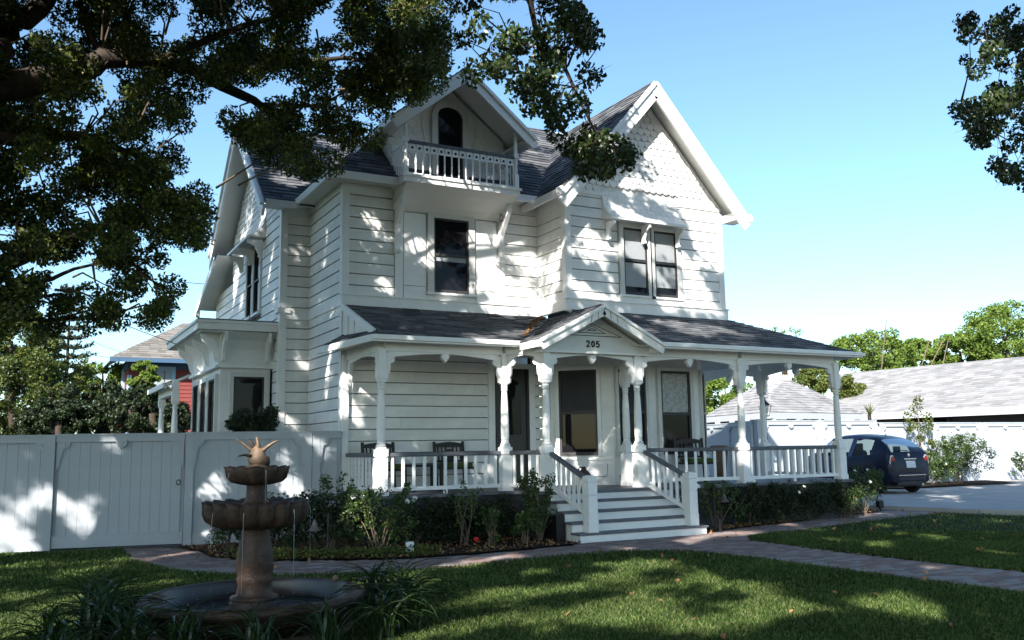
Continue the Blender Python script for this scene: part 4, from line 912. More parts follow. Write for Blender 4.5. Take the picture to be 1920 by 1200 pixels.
for k in range(160):
    r_ = abs(random.gauss(.16, .12)); an = random.uniform(0, 6.28); z = random.uniform(1.1, 1.62) if k < 60 else random.uniform(.25, 1.0); r_ = r_ if k < 60 else random.uniform(.3, .5)
    x, y, s_ = FX+r_*math.cos(an), FY+r_*math.sin(an), random.uniform(.0015, .003); b.add([(x-s_, y, z), (x, y-s_, z), (x+s_, y, z), (x, y+s_, z), (x, y, z+s_*2), (x, y, z-s_)], [(0, 1, 4), (1, 2, 4), (2, 3, 4), (3, 0, 4), (1, 0, 5), (2, 1, 5), (3, 2, 5), (0, 3, 5)])
b.build('falling_water', M['water_drop'], F, kind='stuff')
b = MB(); b.lathe([(.0, -.03), (.02, -.02), (.03, 0), (.02, .02), (0, .03)], FX+.78, FY+.28, 10, .36); b.build('float_valve', M['stone_light'], F, smooth=True)
# strap-leaved clumps around the pool
STRAPS = []
for k in range(6):
    L_ = (.50, .58, .44, .55, .38, .62)[k]; b = MB(); w = .011+.003*(k % 3); vs = []; fs = []
    for i in range(7):
        t = i/6; x = L_*(.6*t+.35*t*t); z = L_*(1.7*t-(1.45 if k % 2 else 1.15)*t*t) ; ww = w*(1-t**3)*(.6+.8*t*(1-t)*2)
        vs += [(x, -ww, z), (x, 0, z-.006), (x, ww, z)]
    for i in range(6):
        q_ = i*3; fs += [(q_, q_+1, q_+4, q_+3), (q_+1, q_+2, q_+5, q_+4)]
    b.add(vs, fs); STRAPS.append(b.mesh('leaf', M['strap'], True))
def strap_clump(x, y, n, s, label):
    t = thing('strap_leaf_plant', label, 'plant', (x, y, .0), 0, 'strap-leaved clumps round the fountain pool')
    for i in range(int(n*2.2)):
        o = link('leaf', random.choice(STRAPS), t, (random.uniform(-.07, .07), random.uniform(-.07, .07), random.uniform(0, .02)), random.uniform(0, 6.28), (s*random.uniform(.8, 1.15),)*3)
        o.rotation_euler = (random.uniform(-.25, .25), random.uniform(-.75, .1), o.rotation_euler[2])
    return t
def around(deg, r): return Vector((FX+r*math.cos(R(deg)), FY+r*math.sin(R(deg)), 0))
clumps = [(around(150, 1.35), 26, 1.0, 'dark strap-leaf clump at the back left of the fountain pool, nearest the lawn streaks'), (around(168, 1.15), 26, .95, 'strap-leaf clump touching the left back rim of the fountain pool'),
    (around(190, 1.25), 24, .95, 'strap-leaf clump at the left front of the fountain pool'), (around(212, 1.2), 24, .9, 'strap-leaf clump before the pool rim, just right of the leftmost front one'),
    (around(200, 1.6), 20, .9, 'outermost strap-leaf clump at the bottom left of the pool'), (around(233, 1.13), 24, .85, 'strap-leaf clump at the bottom edge, left of the fountain column'),
    (around(285, 1.13), 24, .85, 'strap-leaf clump at the bottom edge, right of the fountain column'), (around(312, 1.2), 26, .9, 'strap-leaf clump by the right front curve of the pool rim'),
    (around(-12, 1.25), 32, 1.05, 'large fountain-shaped strap-leaf clump right of the pool'), (around(-30, 1.3), 24, .95, 'strap-leaf clump at the far right front of the pool ring'),
    (around(12, 1.2), 26, 1.0, 'strap-leaf clump at the right back of the pool with blades reaching the lawn'), (around(78, 1.15), 12, .6, 'small strap-leaf clump behind the pool, right of the column'), (around(258, 1.15), 22, .8, 'strap-leaf clump lying over the front rim at the bottom edge')]
for p, n, s, lb in clumps: strap_clump(p.x, p.y, n, s, lb)

# ================================================================ PORCH FURNITURE
def porch_chair(x, y, rz, label, w=.56):
    t = thing('porch_chair', label, 'chair', (x, y, FL), rz, 'dark slatted porch chairs'); h = w/2
    def pb(name, m, fn):
        b = MB(); fn(b); return b.build(name, M[m], t, local=True)
    for s in (-1, 1):
        pb('leg', 'dark_wood', lambda b: b.beam((s*h, -.25, 0), (s*h, -.25, .60), .05, .05)); pb('leg', 'dark_wood', lambda b: b.beam((s*h, .22, 0), (s*h*1.04, .34, .86), .045, .045, upv=(0, 1, 0)))
        pb('armrest', 'dark_wood', lambda b: b.box(s*h-.04, -.3, .60, s*h+.04, .28, .625))
    pb('seat', 'dark_wood', lambda b: b.box(-h, -.26, .36, h, .24, .40)); pb('cushion', 'cushion', lambda b: b.box(-h+.04, -.25, .40, h-.04, .2, .47))
    pb('back_rail', 'dark_wood', lambda b: b.prism([(-h, .30, .76), (h, .30, .76), (h, .30, .82), (h*.5, .30, .845), (0, .30, .86), (-h*.5, .30, .845), (-h, .30, .82)], (0, .03, 0)))
    pb('back_rail', 'dark_wood', lambda b: b.box(-h, .25, .48, h, .28, .52))
    for k in (-3, -2, -1, 1, 2, 3): pb('slat', 'dark_wood', lambda b: b.beam((k*h*.27, .265, .5), (k*h*.27, .315, .78), .03, .012, upv=(0, 1, 0)))
    pb('back_panel', 'dark_wood', lambda b: b.prism([(-.07, .27, .5), (.07, .27, .5), (.08, .31, .72), (-.08, .31, .72)], (0, .015, 0)))
porch_chair(.60, -.62, .05, 'dark slatted chair with olive cushion behind the leftmost porch post')
porch_chair(2.02, -.45, -.04, 'dark slatted chair with olive cushion against the clapboards, left of the front door', .55)
porch_chair(6.55, -1.75, -.25, 'dark slatted chair on the right-hand porch in front of the lace-curtained window')
t = thing('side_table', 'small dark table between the two left porch chairs', 'table', (1.32, -.6, FL))
MB().box(1.02, -.85, FL+.42, 1.62, -.35, FL+.46).build('table_top', M['dark_wood'], t)
for sx in (1.06, 1.58):
    for sy in (-.81, -.39): MB().box(sx-.025, sy-.025, FL, sx+.025, sy+.025, FL+.42).build('leg', M['dark_wood'], t)
plx = at(1349, 832, Y=-1.0).x; t = thing('planter', 'round rust-brown planter pot on the right porch left of the middle post', 'planter', (plx, -1.0, FL))
b = MB(); b.lathe([(.10, 0), (.15, .45), (.17, .62), (.19, .63), (.19, .70), (.16, .71), (.14, .66)], plx, -1.0, 20, FL, caps=True); b.build('pot', M['stone_light'], t, smooth=True)
p = at(1095, 903, Y=-1.65)
t = thing('stoneware_jug', 'brown-topped cream stoneware jug on the porch at the head of the steps', 'jug', (p.x, -1.65, FL))
jx, jy = p.x, -1.65
b = MB(); b.lathe([(.125, 0), (.13, .02), (.13, .20)], jx, jy, 24, FL, caps=True); b.build('jug_body', M['crock'], t, smooth=True)
b = MB(); b.lathe([(.135, .20), (.13, .225), (.09, .28), (.045, .315), (.035, .34), (.04, .365), (.02, .37)], jx, jy, 24, FL, caps=True); b.build('jug_shoulder', M['dark_wood'], t, smooth=True)
b = MB(); b.tube([(jx-.03, jy, FL+.355), (jx-.09, jy, FL+.36), (jx-.11, jy, FL+.33), (jx-.095, jy, FL+.28)], .013, 6); b.build('handle', M['dark_wood'], t)
# ---- path lights, boxes
def bell_light(x, y, h, side, label):
    t = thing('path_light', label, 'garden light', (x, y, 0), 0, 'bell-shaded path lights'); r = side
    b = MB(); b.tube([(x, y, 0), (x, y, h)], .016, 6); b.build('stake', M['black'], t)
    b = MB(); b.tube([(x, y, h-.03), (x+r*.06, y-.01, h+.015), (x+r*.13, y-.02, h+.015), (x+r*.185, y-.03, h-.03), (x+r*.20, y-.03, h-.08)], .01, 6); b.build('arm', M['black'], t)
    b = MB(); b.lathe([(.012, 0), (.02, -.02), (.035, -.07), (.05, -.11), (.085, -.15), (.09, -.16), (.08, -.155), (.03, -.08)], x+r*.20, y-.03, 20, h-.06); b.build('shade', M['copper'], t, smooth=True)
bell_light(-2.30, -2.05, .60, -1, 'copper bell path light in front of the fence, left of the fountain')
bell_light(-1.15, -3.05, .62, -1, 'copper bell path light in the dark shrubs right of the fountain')
bell_light(5.75, -3.15, .72, 1, 'copper bell path light in the rose bed beside the right newel post')
p = gp(768, 1043); t = thing('utility_box', 'small white box on a stake at the edge of the brick path', 'box', (p.x, p.y, 0))
MB().box(p.x-.055, p.y-.02, .06, p.x+.06, p.y+.03, .20).build('box', M['trim'], t, bevel=.008); MB().box(p.x-.05, p.y, 0, p.x-.02, p.y+.02, .06).build('stake', M['trim'], t)
p = gp(1650, 955, .03); t = thing('flood_light', 'black ground floodlight at the driveway end of the flower bed', 'garden light', (p.x, p.y, 0))
MB().box(p.x-.07, p.y-.05, .07, p.x+.08, p.y+.05, .22).build('lamp_housing', M['black'], t, bevel=.01); MB().box(p.x-.02, p.y-.02, 0, p.x+.02, p.y+.02, .07).build('stake', M['black'], t)
p = gp(1300, 1003, .0); t = thing('flood_light', 'small black ground light beside the bottom step', 'garden light', (5.62, -3.42, 0))
MB().lathe([(.035, 0), (.035, .17), (.045, .18), (.045, .24), (.01, .25)], 5.62, -3.42, 12, 0).build('lamp_housing', M['black'], t)
# lantern post behind the porch
p = at(1434, 760, Y=2.6); t = thing('lantern_post', 'black carriage lantern on a post behind the rear porch post', 'lamp', (p.x, 2.6, 0))
lz = p.z
MB().lathe([(.05, 0), (.035, .2), (.03, lz-.3)], p.x, 2.6, 10, 0).build('post', M['black'], t)
b = MB()
for s in (-1, 1):
    for q_ in (-1, 1): b.beam((p.x+s*.07, 2.6+q_*.07, lz-.28), (p.x+s*.115, 2.6+q_*.115, lz), .018, .018)
b.box(p.x-.08, 2.52, lz-.3, p.x+.08, 2.68, lz-.27); b.build('lantern_frame', M['black'], t)
b = MB(); b.lathe([(.19, 0), (.12, .07), (.05, .12), (.03, .15), (.045, .19), (.01, .22)], p.x, 2.6, 4, lz); b.build('lantern_cap', M['black'], t)
b = MB(); b.lathe([(.085, -.26), (.14, -.01)], p.x, 2.6, 4, lz); b.build('lantern_glass', M['car_glass'], t)
b = MB(); b.lathe([(.02, -.27), (.02, -.12), (.03, -.1), (.005, -.04)], p.x, 2.6, 8, lz); b.build('bulb', M['clear_lens'], t)

# ================================================================ CAR
def make_car(x, y, z, rz):
    C = thing('parked_car', 'small dark navy hatchback parked on the driveway, seen from behind, red tail lamps', 'car', (x, y, z), rz)
    xs = [-1.77, -1.755, -1.72, -1.66, -1.58, -1.44, -1.28, -1.10, -.92, -.70, -.45, -.28, -.10, .25, .55, .78, 1.02, 1.2, 1.42, 1.6, 1.70, 1.76]
    zt = [.62, .78, .93, 1.03, 1.13, 1.27, 1.36, 1.415, 1.445, 1.467, 1.485, 1.49, 1.49, 1.475, 1.42, 1.26, 1.02, .96, .90, .80, .68, .55]
    ww = [.60, .68, .735, .77, .79, .805, .812, .815, .815, .815, .815, .815, .815, .815, .815, .81, .805, .79, .75, .68, .60, .48]
    rings = []
    for X, t_, w in zip(xs, zt, ww):
        belt = min(.93+.03*(X < -.9), t_-.035); up_ = max(0, t_-belt); wr = w-.03-min(.31, up_*.56)
        zlo = .24 if abs(X) < 1.6 else .27
        rings.append([(w*.86, zlo), (w*.975, .33), (w, .50), (w*1.0, .66), (w*.985, belt), (w*.95, belt+.012), (wr+.02, belt+up_*.80+.004), (wr-.05, belt+up_*.93+.006), (wr*.55, t_+.0), (0, t_+.012)])
    m = len(rings[0]); body = MB(); glass = MB()
    for s in (1, -1):
        V = [[(X, s*y_, z_) for y_, z_ in r] for X, r in zip(xs, rings)]
        for i in range(len(xs)-1):
            for j in range(m-1):
                q_ = [V[i][j], V[i+1][j], V[i+1][j+1], V[i][j+1]]
                if s < 0: q_ = q_[::-1]
                xa, xb_ = xs[i], xs[i+1]; isg = False
                if j == 5 and ((xa >= -1.10 and xb_ <= -.44) or (xa >= -.29 and xb_ <= .79)): isg = True
                if j in (8, 7) and (xa >= -1.67 and xb_ <= -1.27): isg = True
                if j in (8, 7, 6) and (xa >= .54 and xb_ <= 1.03): isg = True
                (glass if isg else body).add(q_, [(0, 1, 2, 3)])
    for idx, fl in ((0, 1), (-1, -1)):
        X = xs[idx]; r = rings[idx]; pts = [(X, y_, z_) for y_, z_ in r]+[(X, -y_, z_) for y_, z_ in r[::-1][1:]]
        body.add(pts, [tuple(range(len(pts)))])
    o = body.build('body', M['car'], C, local=True, smooth=True); md = o.modifiers.new('weld', 'WELD'); md.merge_threshold = .0008
    o = glass.build('window', M['car_glass'], C, local=True, smooth=True); md = o.modifiers.new('weld', 'WELD'); md.merge_threshold = .0008
    def pb(name, m_, fn, par=C, **k):
        b = MB(); fn(b); return b.build(name, M[m_], par, local=True, **k)
    pb('underbody', 'black', lambda b: b.box(-1.55, -.68, .17, 1.5, .68, .30))
    pb('rear_bumper', 'car', lambda b: b.prism([(-1.73, -.60, .30), (-1.79, -.45, .30), (-1.80, 0, .30), (-1.79, .45, .30), (-1.73, .60, .30), (-1.64, .74, .30), (-1.5, .74, .30), (-1.5, -.74, .30), (-1.64, -.74, .30)], (0, 0, .23)), bevel=.03)
    pb('bumper_insert', 'black', lambda b: b.prism([(-1.74, -.5, .22), (-1.79, -.4, .22), (-1.80, .4, .22), (-1.74, .5, .22), (-1.6, .5, .22), (-1.6, -.5, .22)], (0, 0, .09)))
    for s in (1, -1):
        for X in (-1.16, 1.16):
            w_ = pb('wheel', 'tyre', lambda b: b.add(*[(lambda N=28: ([(X+r*math.cos(2*math.pi*i/N), s*yy, .285+r*math.sin(2*math.pi*i/N)) for r, yy in ((.19, .58), (.27, .57), (.287, .60), (.287, .71), (.272, .745), (.20, .75)) for i in range(N)], [(k*N+i, k*N+(i+1) % N, (k+1)*N+(i+1) % N, (k+1)*N+i) for k in range(5) for i in range(N)]+[tuple(range(N)), tuple(range(5*N, 6*N))]))()][0]))
            pb('rim', 'chrome', lambda b: [b.beam((X, s*.755, .285), (X+.17*math.cos(a_), s*.755, .285+.17*math.sin(a_)), .04, .02, upv=(0, 1, 0)) for a_ in [k*math.pi*2/7 for k in range(7)]], w_)
            pb('wheel_arch', 'black', lambda b: b.prism([(X+.335*math.cos(a_), s*.70, .285+.335*math.sin(a_)) for a_ in [math.pi*k/10 for k in range(11)]], (0, s*.118, 0)))
        L_ = pb('tail_light', 'clear_lens', lambda b: b.prism([(-1.735+.03*0, s*(.62+.10*math.cos(a_)), .77+.19*math.sin(a_)) for a_ in [k*math.pi/8 for k in range(16)]], (.09, s*.03, 0)), bevel=.01)
        pb('lens', 'red_lens', lambda b: b.prism([(-1.748, s*(.615+.075*math.cos(a_)), .785+.15*math.sin(a_)) for a_ in [k*math.pi/8 for k in range(16)]], (.05, s*.02, 0)), L_)
        pb('reflector', 'red_lens', lambda b: b.box(-1.745, s*.58-.05, .43, -1.70, s*.58+.05, .47))
        pb('wing_mirror', 'car', lambda b: b.lathe([(0, -.07), (.06, -.05), (.08, 0), (.06, .05), (0, .07)], .72, s*.90, 10, .98), smooth=True)
        pb('door_handle', 'chrome', lambda b: b.box(-.25, s*.825-.01, .78, -.08, s*.825+.01, .80))
        pb('seat', 'black', lambda b: (b.box(-.35, s*.36-.22, .4, -.22, s*.36+.22, 1.08), b.box(-.36, s*.36-.12, 1.08, -.28, s*.36+.12, 1.26)))
        pb('seat', 'black', lambda b: (b.box(-1.05, s*.34-.22, .5, -.92, s*.34+.22, 1.0), b.box(-1.05, s*.34-.1, 1.02, -.97, s*.34+.1, 1.17)))
    pb('number_plate', 'plate', lambda b: b.prism([(-1.778, -.17, .64), (-1.778, .17, .64), (-1.756, .17, .81), (-1.756, -.17, .81)], (-.015, 0, 0)))
    pb('plate_handle', 'chrome', lambda b: b.box(-1.772, -.23, .84, -1.70, .23, .875), bevel=.008)
    pb('emblem', 'chrome', lambda b: b.prism([(-1.725, .045*math.cos(a_), .955+.045*math.sin(a_)) for a_ in [k*math.pi/8 for k in range(16)]], (.03, 0, 0)))
    pb('rear_wiper', 'black', lambda b: b.beam((-1.68, 0, 1.06), (-1.66, .40, 1.09), .02, .02))
    pb('bumper_trim', 'chrome', lambda b: b.box(-1.815, -.5, .455, -1.80, .5, .465))
    pb('exhaust', 'chrome', lambda b: b.tube([(-1.6, -.35, .22), (-1.82, -.35, .22)], .03, 10))
    pb('aerial', 'black', lambda b: b.tube([(-.95, 0, 1.44), (-1.0, 0, 1.50)], .01, 5))
    return C
hd = Vector((.03, .99, 0)).normalized(); ax = gp(1683, 925, .15); og = Vector((ax.x, ax.y, .15))+hd*1.16
CARO = make_car(og.x, og.y, .16, math.atan2(hd.y, hd.x)); CARO.scale = (.93, 1.0, 1.04)

# ================================================================ NEIGHBOURING BUILDINGS
def P3(px, py, D): v = at(px, py, D=D); return v
# pavilion with finial crest
g = thing('pavilion', 'garden pavilion with pale shingled hip roof and scalloped ridge crest beyond the porch', 'pavilion', (0, 0, 0))
a0, a1, a2 = P3(1319, 768, 34), P3(1442, 772, 29.5), P3(1617, 766, 33)
r1, r2 = P3(1439, 710, 33), P3(1482, 710, 34); bk = Vector((a0.x+(a2.x-a1.x), a0.y+(a2.y-a1.y), a1.z)); a0.z = a2.z = a1.z; r2.z = r1.z
g.location = (a1.x, a1.y, 0)
roof_plane([a0, a1, r1], 'roof_pale', par=None, name='x', soffit='grey_fascia') if False else None
def roof_rel(poly, par, seed, m='roof_pale', tab=.35, course=.18):
    w = wloc(par); o = roof_plane([Vector(p) for p in poly], m, par=par, seed=seed, tab=tab, course=course, soffit='grey_fascia', name='roof'); return o
roof_rel([a0, a1, r1], g, 41); roof_rel([a1, a2, r2, r1], g, 42)
for p, q_ in ((a0, a1), (a1, a2)):
    MB().beam(p-Vector((0, 0, .12)), q_-Vector((0, 0, .12)), .06, .2).build('fascia', M['grey_fascia'], g)
    for k in range(5):
        c = p.lerp(q_, .04+.23*k); MB().box(c.x-.09, c.y-.02, 0, c.x+.09, c.y+.16, c.z-.2).build('post', M['grey_fascia'], g)
MB().prism([(a0.x+.6, a0.y+.6, .2), (a1.x+.7, a1.y+1.0, .2), (a2.x-.3, a2.y+.8, .2), (a2.x-.3, a2.y+1.0, .2), (a1.x+.7, a1.y+1.2, .2), (a0.x+.6, a0.y+.8, .2)], (0, 0, a1.z-.4)).build('inner_wall', M['grey_wall'], g)
for k in range(11):
    c = r1.lerp(r2, k/10); MB().lathe([(.02, 0), (.03, .05), (.06, .10), (.05, .16), (.02, .2)], c.x, c.y, 6, c.z-.02).build('finial', M['trim'], g)
# long low building on the right
g = thing('outbuilding', 'long charcoal outbuilding with big pale shingled roof behind the driveway fence', 'building', (0, 0, 0))
e0, e1 = P3(1560, 778, 43), P3(1960, 752, 34.5); q0, q1 = P3(1574, 701, 49), P3(1960, 649, 41); e1.z = e0.z; q1.z = q0.z; g.location = (e0.x, e0.y, 0)
dirv = (e1-e0).normalized(); e1 = e1+dirv*9; q1 = q0+dirv*((q1-q0).length+9); q1.z = q0.z
roof_rel([e0, e1, q1, q0], g, 51, tab=.5, course=.22)
inn = Vector((-dirv.y, dirv.x, 0)); inn = inn if inn.dot(q0-e0) > 0 else -inn
MB().beam(e0-Vector((0, 0, .15)), e1-Vector((0, 0, .15)), .08, .30).build('fascia', M['grey_fascia'], g)
b = MB(); b.beam(e0+inn*.9+Vector((0, 0, -e0.z/2)), e1+inn*.9+Vector((0, 0, -e0.z/2)), .2, e0.z-.1); b.build('wall', M['grey_wall'], g)
for u in (3.2, 4.8):
    c = e0+dirv*u+inn*.75; c.z = 2.35
    fr_ = MB(); fr_.beam(c-dirv*.75, c+dirv*.75, .08, .8); f_ = fr_.build('window', M['sash'], g)
    pn = MB(); pn.beam(c-dirv*.6-inn*.05, c+dirv*.6-inn*.05, .02, .6); pn.build('pane', M['glass'], f_)
MB().add([q0, q0+inn*5-Vector((0, 0, 2.5)), q1+inn*5-Vector((0, 0, 2.5)), q1], [(0, 1, 2, 3)]).build('roof_back', M['grey_wall'], g)
# red neighbour house
g = thing('neighbour_house', 'brick-red clapboard house with slate-blue trim and hipped roof beyond the left trees', 'house', (0, 0, 0))
D = 36; c0 = P3(243, 672, D); c1 = P3(219, 690, D+4); c2 = P3(420, 672, D-1.)
g.location = (c0.x, c0.y, 0); fr_ = Vector((1, .0, 0)); bkv = Vector((-.05, 1, 0))
wz = P3(240, 674, D).z; lx = (c0.x, c0.y)
b = MB(); b.box(c0.x, c0.y, 0, c0.x+6, c0.y+5, wz-.05); hw = b.build('wall', M['red_wall'], g)
for k in range(22):
    z = wz-.52-.16*k
    if z < 1.6: break
    MB().prism([(c0.x-.02, c0.y-.03, z), (c0.x-.02, c0.y-.005, z+.15), (c0.x-.02, c0.y, z)], (6.0, 0, 0)).build('clapboard', M['red_wall'], hw)
MB().box(c0.x-.05, c0.y-.05, wz-.36, c0.x+6.05, c0.y, wz).build('frieze', M['blue_trim'], g)
MB().box(c0.x-.06, c0.y, wz-.36, c0.x, c0.y+5, wz).build('frieze', M['blue_trim'], g)
MB().box(c0.x-.06, c0.y-.06, 0, c0.x+.1, c0.y+.1, wz-.62).build('corner_board', M['pale_trim'], g)
ov = .75
roof_rel([(c0.x-ov, c0.y-ov, wz), (c0.x+6.7, c0.y-ov, wz), (c0.x+3.6, c0.y+2.5, wz+1.9), (c0.x+2.4, c0.y+2.5, wz+1.9)], g, 61, 'roof_brown', tab=.4, course=.2)
roof_rel([(c0.x-ov, c0.y+5.7, wz), (c0.x-ov, c0.y-ov, wz), (c0.x+2.4, c0.y+2.5, wz+1.9)], g, 62, 'roof_brown', tab=.4, course=.2)
MB().box(c0.x-ov-.03, c0.y-ov-.04, wz-.16, c0.x+6.7, c0.y-ov+.02, wz).build('gutter', M['blue_trim'], g); MB().box(c0.x-ov-.04, c0.y-ov, wz-.16, c0.x-ov+.02, c0.y+5.7, wz).build('gutter', M['pale_trim'], g)
wx = P3(312, 700, D).x; wzc = P3(312, 705, D).z
f_ = MB().box(wx-.42, c0.y-.09, wzc-.7, wx+.42, c0.y-.0, wzc+.42).build('window', M['pale_trim'], g)
MB().box(wx-.28, c0.y-.11, wzc-.6, wx+.28, c0.y-.08, wzc+.25).build('pane', M['blind'], f_); MB().box(wx-.012, c0.y-.12, wzc-.6, wx+.012, c0.y-.1, wzc+.25).build('glazing_bar', M['sash'], f_)
f_ = MB().box(c0.x-.09, c0.y+1.6, wzc-.7, c0.x, c0.y+2.4, wzc+.42).build('window', M['pale_trim'], g); MB().box(c0.x-.11, c0.y+1.75, wzc-.6, c0.x-.08, c0.y+2.25, wzc+.25).build('pane', M['blind'], f_)
# overhead wires
def wire(p, q_, sag, label):
    P = [p.lerp(q_, k/14)-Vector((0, 0, sag*4*(k/14)*(1-k/14))) for k in range(15)]; o = MB().tube(P, .009, 4).build('overhead_wire', M['black']); tag(o, label, 'wire', 'overhead wires left of the house')
wire(at(60, 520, D=34), at(330, 645, Y=4.0), .15, 'upper black wire sloping down to the bay cornice corner')
wire(at(100, 600, D=40), at(260, 668, D=37), .2, 'thin wire running to the red neighbour house roof')
wire(at(160, 490, D=38), at(390, 533, Y=9.0), .15, 'thin wire meeting the rear eave of the white house')
wire(at(120, 645, D=40), at(250, 668, D=37), .25, 'lowest slack wire in front of the red neighbour house')

# ================================================================ SHRUBS, HEDGES, FLOWERS
def flower_mesh(m, name='flower'):
    b = MB(); r = .032
    for k in range(9):
        a = k*2.4; rr_ = r*(.35+.65*k/9); c = Vector((rr_*math.cos(a)*.6, rr_*math.sin(a)*.6, (.6-k/14)*r))
        d = Vector((math.cos(a), math.sin(a), .5)).normalized(); s = Vector((-math.sin(a), math.cos(a), 0))
        b.add([c-s*.012, c+d*.016-s*.016, c+d*.028, c+d*.016+s*.016, c+s*.012], [(0, 1, 2, 3, 4)])
    b.lathe([(.0, -.01), (.016, 0), (.014, .02), (0, .026)], 0, 0, 7, 0)
    return b.mesh(name, m)
FLW, FLR, FLP = flower_mesh(M['petal']), flower_mesh(M['petal_red']), flower_mesh(M['petal_pink'])
def bush(name, label, cat, x, y, w, h, nleaf, m='leaf_rose', size=.045, flowers=0, fm=None, z0=.03, gap=.0, group=None, lean=0., stems=6, fpos=None, sub=None, low=.18, wy=None):
    t = thing(name, label, cat, (x, y, z0), 0, group); st = MB(); ends = []
    wy = wy or w
    for k in range(stems):
        a = random.uniform(0, 6.28); r_ = random.uniform(.3, .95); e = Vector((x+math.cos(a)*w/2*r_+lean, y+math.sin(a)*wy/2*r_, z0+h*random.uniform(.65, .98))); s_ = Vector((x+random.uniform(-.06, .06), y+random.uniform(-.05, .05), z0-.02))
        mid = s_.lerp(e, .5)+Vector((random.uniform(-.05, .05), random.uniform(-.05, .05), .05)); st.tube([s_, mid, e], [.010, .007, .003], 5); ends += [mid, e, s_.lerp(e, .75), s_.lerp(e, .9)]
    st.build('stem', M['twig'], t)
    nc = max(8, nleaf//70); cs = []; rr = []
    for k in range(nc):
        a = random.uniform(0, 6.28); r_ = random.random()**.5; zc = random.uniform(low, .9); taper = 1-.45*max(0, zc-.5)*2*random.random()
        cs.append((x+math.cos(a)*w/2*r_*taper+lean*zc, y+math.sin(a)*wy/2*r_*taper, z0+h*zc)); rr.append(random.uniform(.08, .17)*max(w, .5)**.5)
    for e in ends: cs.append(tuple(e)); rr.append(.07)
    n_ = [nleaf/len(cs)]*len(cs); leaf_part('foliage', clump(cs, rr, n_, .9), size, M[m], t, wid=.6, droop=.2)
    for k in range(flowers):
        c = Vector(random.choice(cs)); d = (c-Vector((x, y, z0+h*.4))).normalized(); p = c+d*.08+Vector((0, -.06, .04))
        if fpos and k < len(fpos): p = Vector(fpos[k])
        o = link('flower', fm or FLW, t, p-Vector((x, y, z0)), random.uniform(0, 6), (random.uniform(.8, 1.3),)*3); o.rotation_euler = (random.uniform(.5, 1.3), random.uniform(-.4, .4), random.uniform(-.8, .3))
    return t
RG = 'rose bushes in the front beds'
f1 = [at(664, 931, Y=-2.9), at(680, 933, Y=-2.9), at(763, 941, Y=-2.8), at(778, 936, Y=-2.7), at(775, 915, Y=-2.6)]
bush('rose_bush', 'sunlit white-flowering rose bush left of the porch railing', 'bush', -.35, -2.95, 1.15, .95, 3200, flowers=5, fpos=f1, group=RG, stems=9)
bush('rose_bush', 'leggy rose bush at the house corner, its tips reaching the fence top rail', 'bush', -.75, -1.9, .7, 1.15, 900, group=RG, stems=10, m='leaf_rose')
bush('shrub', 'dark shrub behind the fountain column', 'bush', -1.55, -2.05, 1.3, .85, 5200, m='leaf_dark', size=.05)
bush('shrub', 'low variegated shrub beside the left bell path light', 'bush', -2.15, -1.25, .75, .62, 1500, m='leaf_rose', size=.045)
bush('shrub', 'dark shrub just right of the fountain bowls', 'bush', -.95, -2.55, 1.0, .85, 4200, m='leaf_dark', size=.05)
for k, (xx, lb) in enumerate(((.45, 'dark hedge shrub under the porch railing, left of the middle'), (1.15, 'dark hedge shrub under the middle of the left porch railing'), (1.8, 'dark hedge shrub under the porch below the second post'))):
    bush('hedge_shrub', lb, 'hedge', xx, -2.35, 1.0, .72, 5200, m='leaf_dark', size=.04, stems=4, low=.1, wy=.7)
bush('rose_bush', 'small rose bush with one red bloom in the bed', 'bush', 1.35, -3.15, .45, .55, 650, flowers=1, fm=FLR, group=RG, fpos=[at(893, 1013, Y=-3.2)])
bush('rose_bush', 'wispy rose bush with long bare shoots before the second porch post', 'bush', 1.1, -2.75, .7, .95, 500, group=RG, stems=9)
bush('shrub', 'upright pale-leaved shrub left of the porch steps', 'bush', 2.35, -2.9, .65, 1.1, 1900, m='leaf_rose', size=.05, stems=8)
bush('shrub', 'low green shrub at the foot of the pale-leaved one', 'bush', 1.95, -3.15, .55, .55, 1100, m='leaf_rose')
f2 = [at(1308, 912, Y=-3.0), at(1299, 927, Y=-3.0)]
bush('rose_bush', 'arching rose bush with white blooms at the right newel post', 'bush', 5.95, -2.98, .95, .82, 1500, flowers=2, fpos=f2, group=RG, stems=9)
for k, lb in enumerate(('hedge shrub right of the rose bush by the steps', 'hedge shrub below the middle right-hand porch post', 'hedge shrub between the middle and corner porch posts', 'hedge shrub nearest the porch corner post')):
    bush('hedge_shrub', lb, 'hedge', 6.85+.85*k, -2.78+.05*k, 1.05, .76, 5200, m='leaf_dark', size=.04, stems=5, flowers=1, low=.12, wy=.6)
bush('rose_bush', 'bright rose bush at the porch corner in front of the car', 'bush', 10.4, -2.35, 1.15, .98, 2600, flowers=3, group=RG, stems=8, m='leaf_rose')
bush('rose_bush', 'sparse rose bush between the hedge and the bright corner bush', 'bush', 9.6, -2.75, .7, .7, 900, group=RG)
p = at(1800, 903, Y=3.0); bush('rose_bush', 'round white-flowering rose bush against the driveway fence', 'bush', p.x, 3.0, 2.0, 1.65, 9000, flowers=6, z0=.12, size=.055, stems=16, m='leaf_rose', group='rose bushes on the driveway fence')
p = at(1752, 905, Y=2.9); bush('rose_bush', 'lower rose bush beside the car, against the driveway fence', 'bush', p.x, 2.9, 1.2, 1.0, 3400, flowers=3, z0=.12, size=.055, group='rose bushes on the driveway fence')
p = at(1925, 890, Y=3.0); bush('rose_bush', 'rose bush half cut by the right edge of the photo', 'bush', p.x, 3.0, 1.0, 1.0, 900, flowers=2, z0=.12, size=.07, group='rose bushes on the driveway fence')
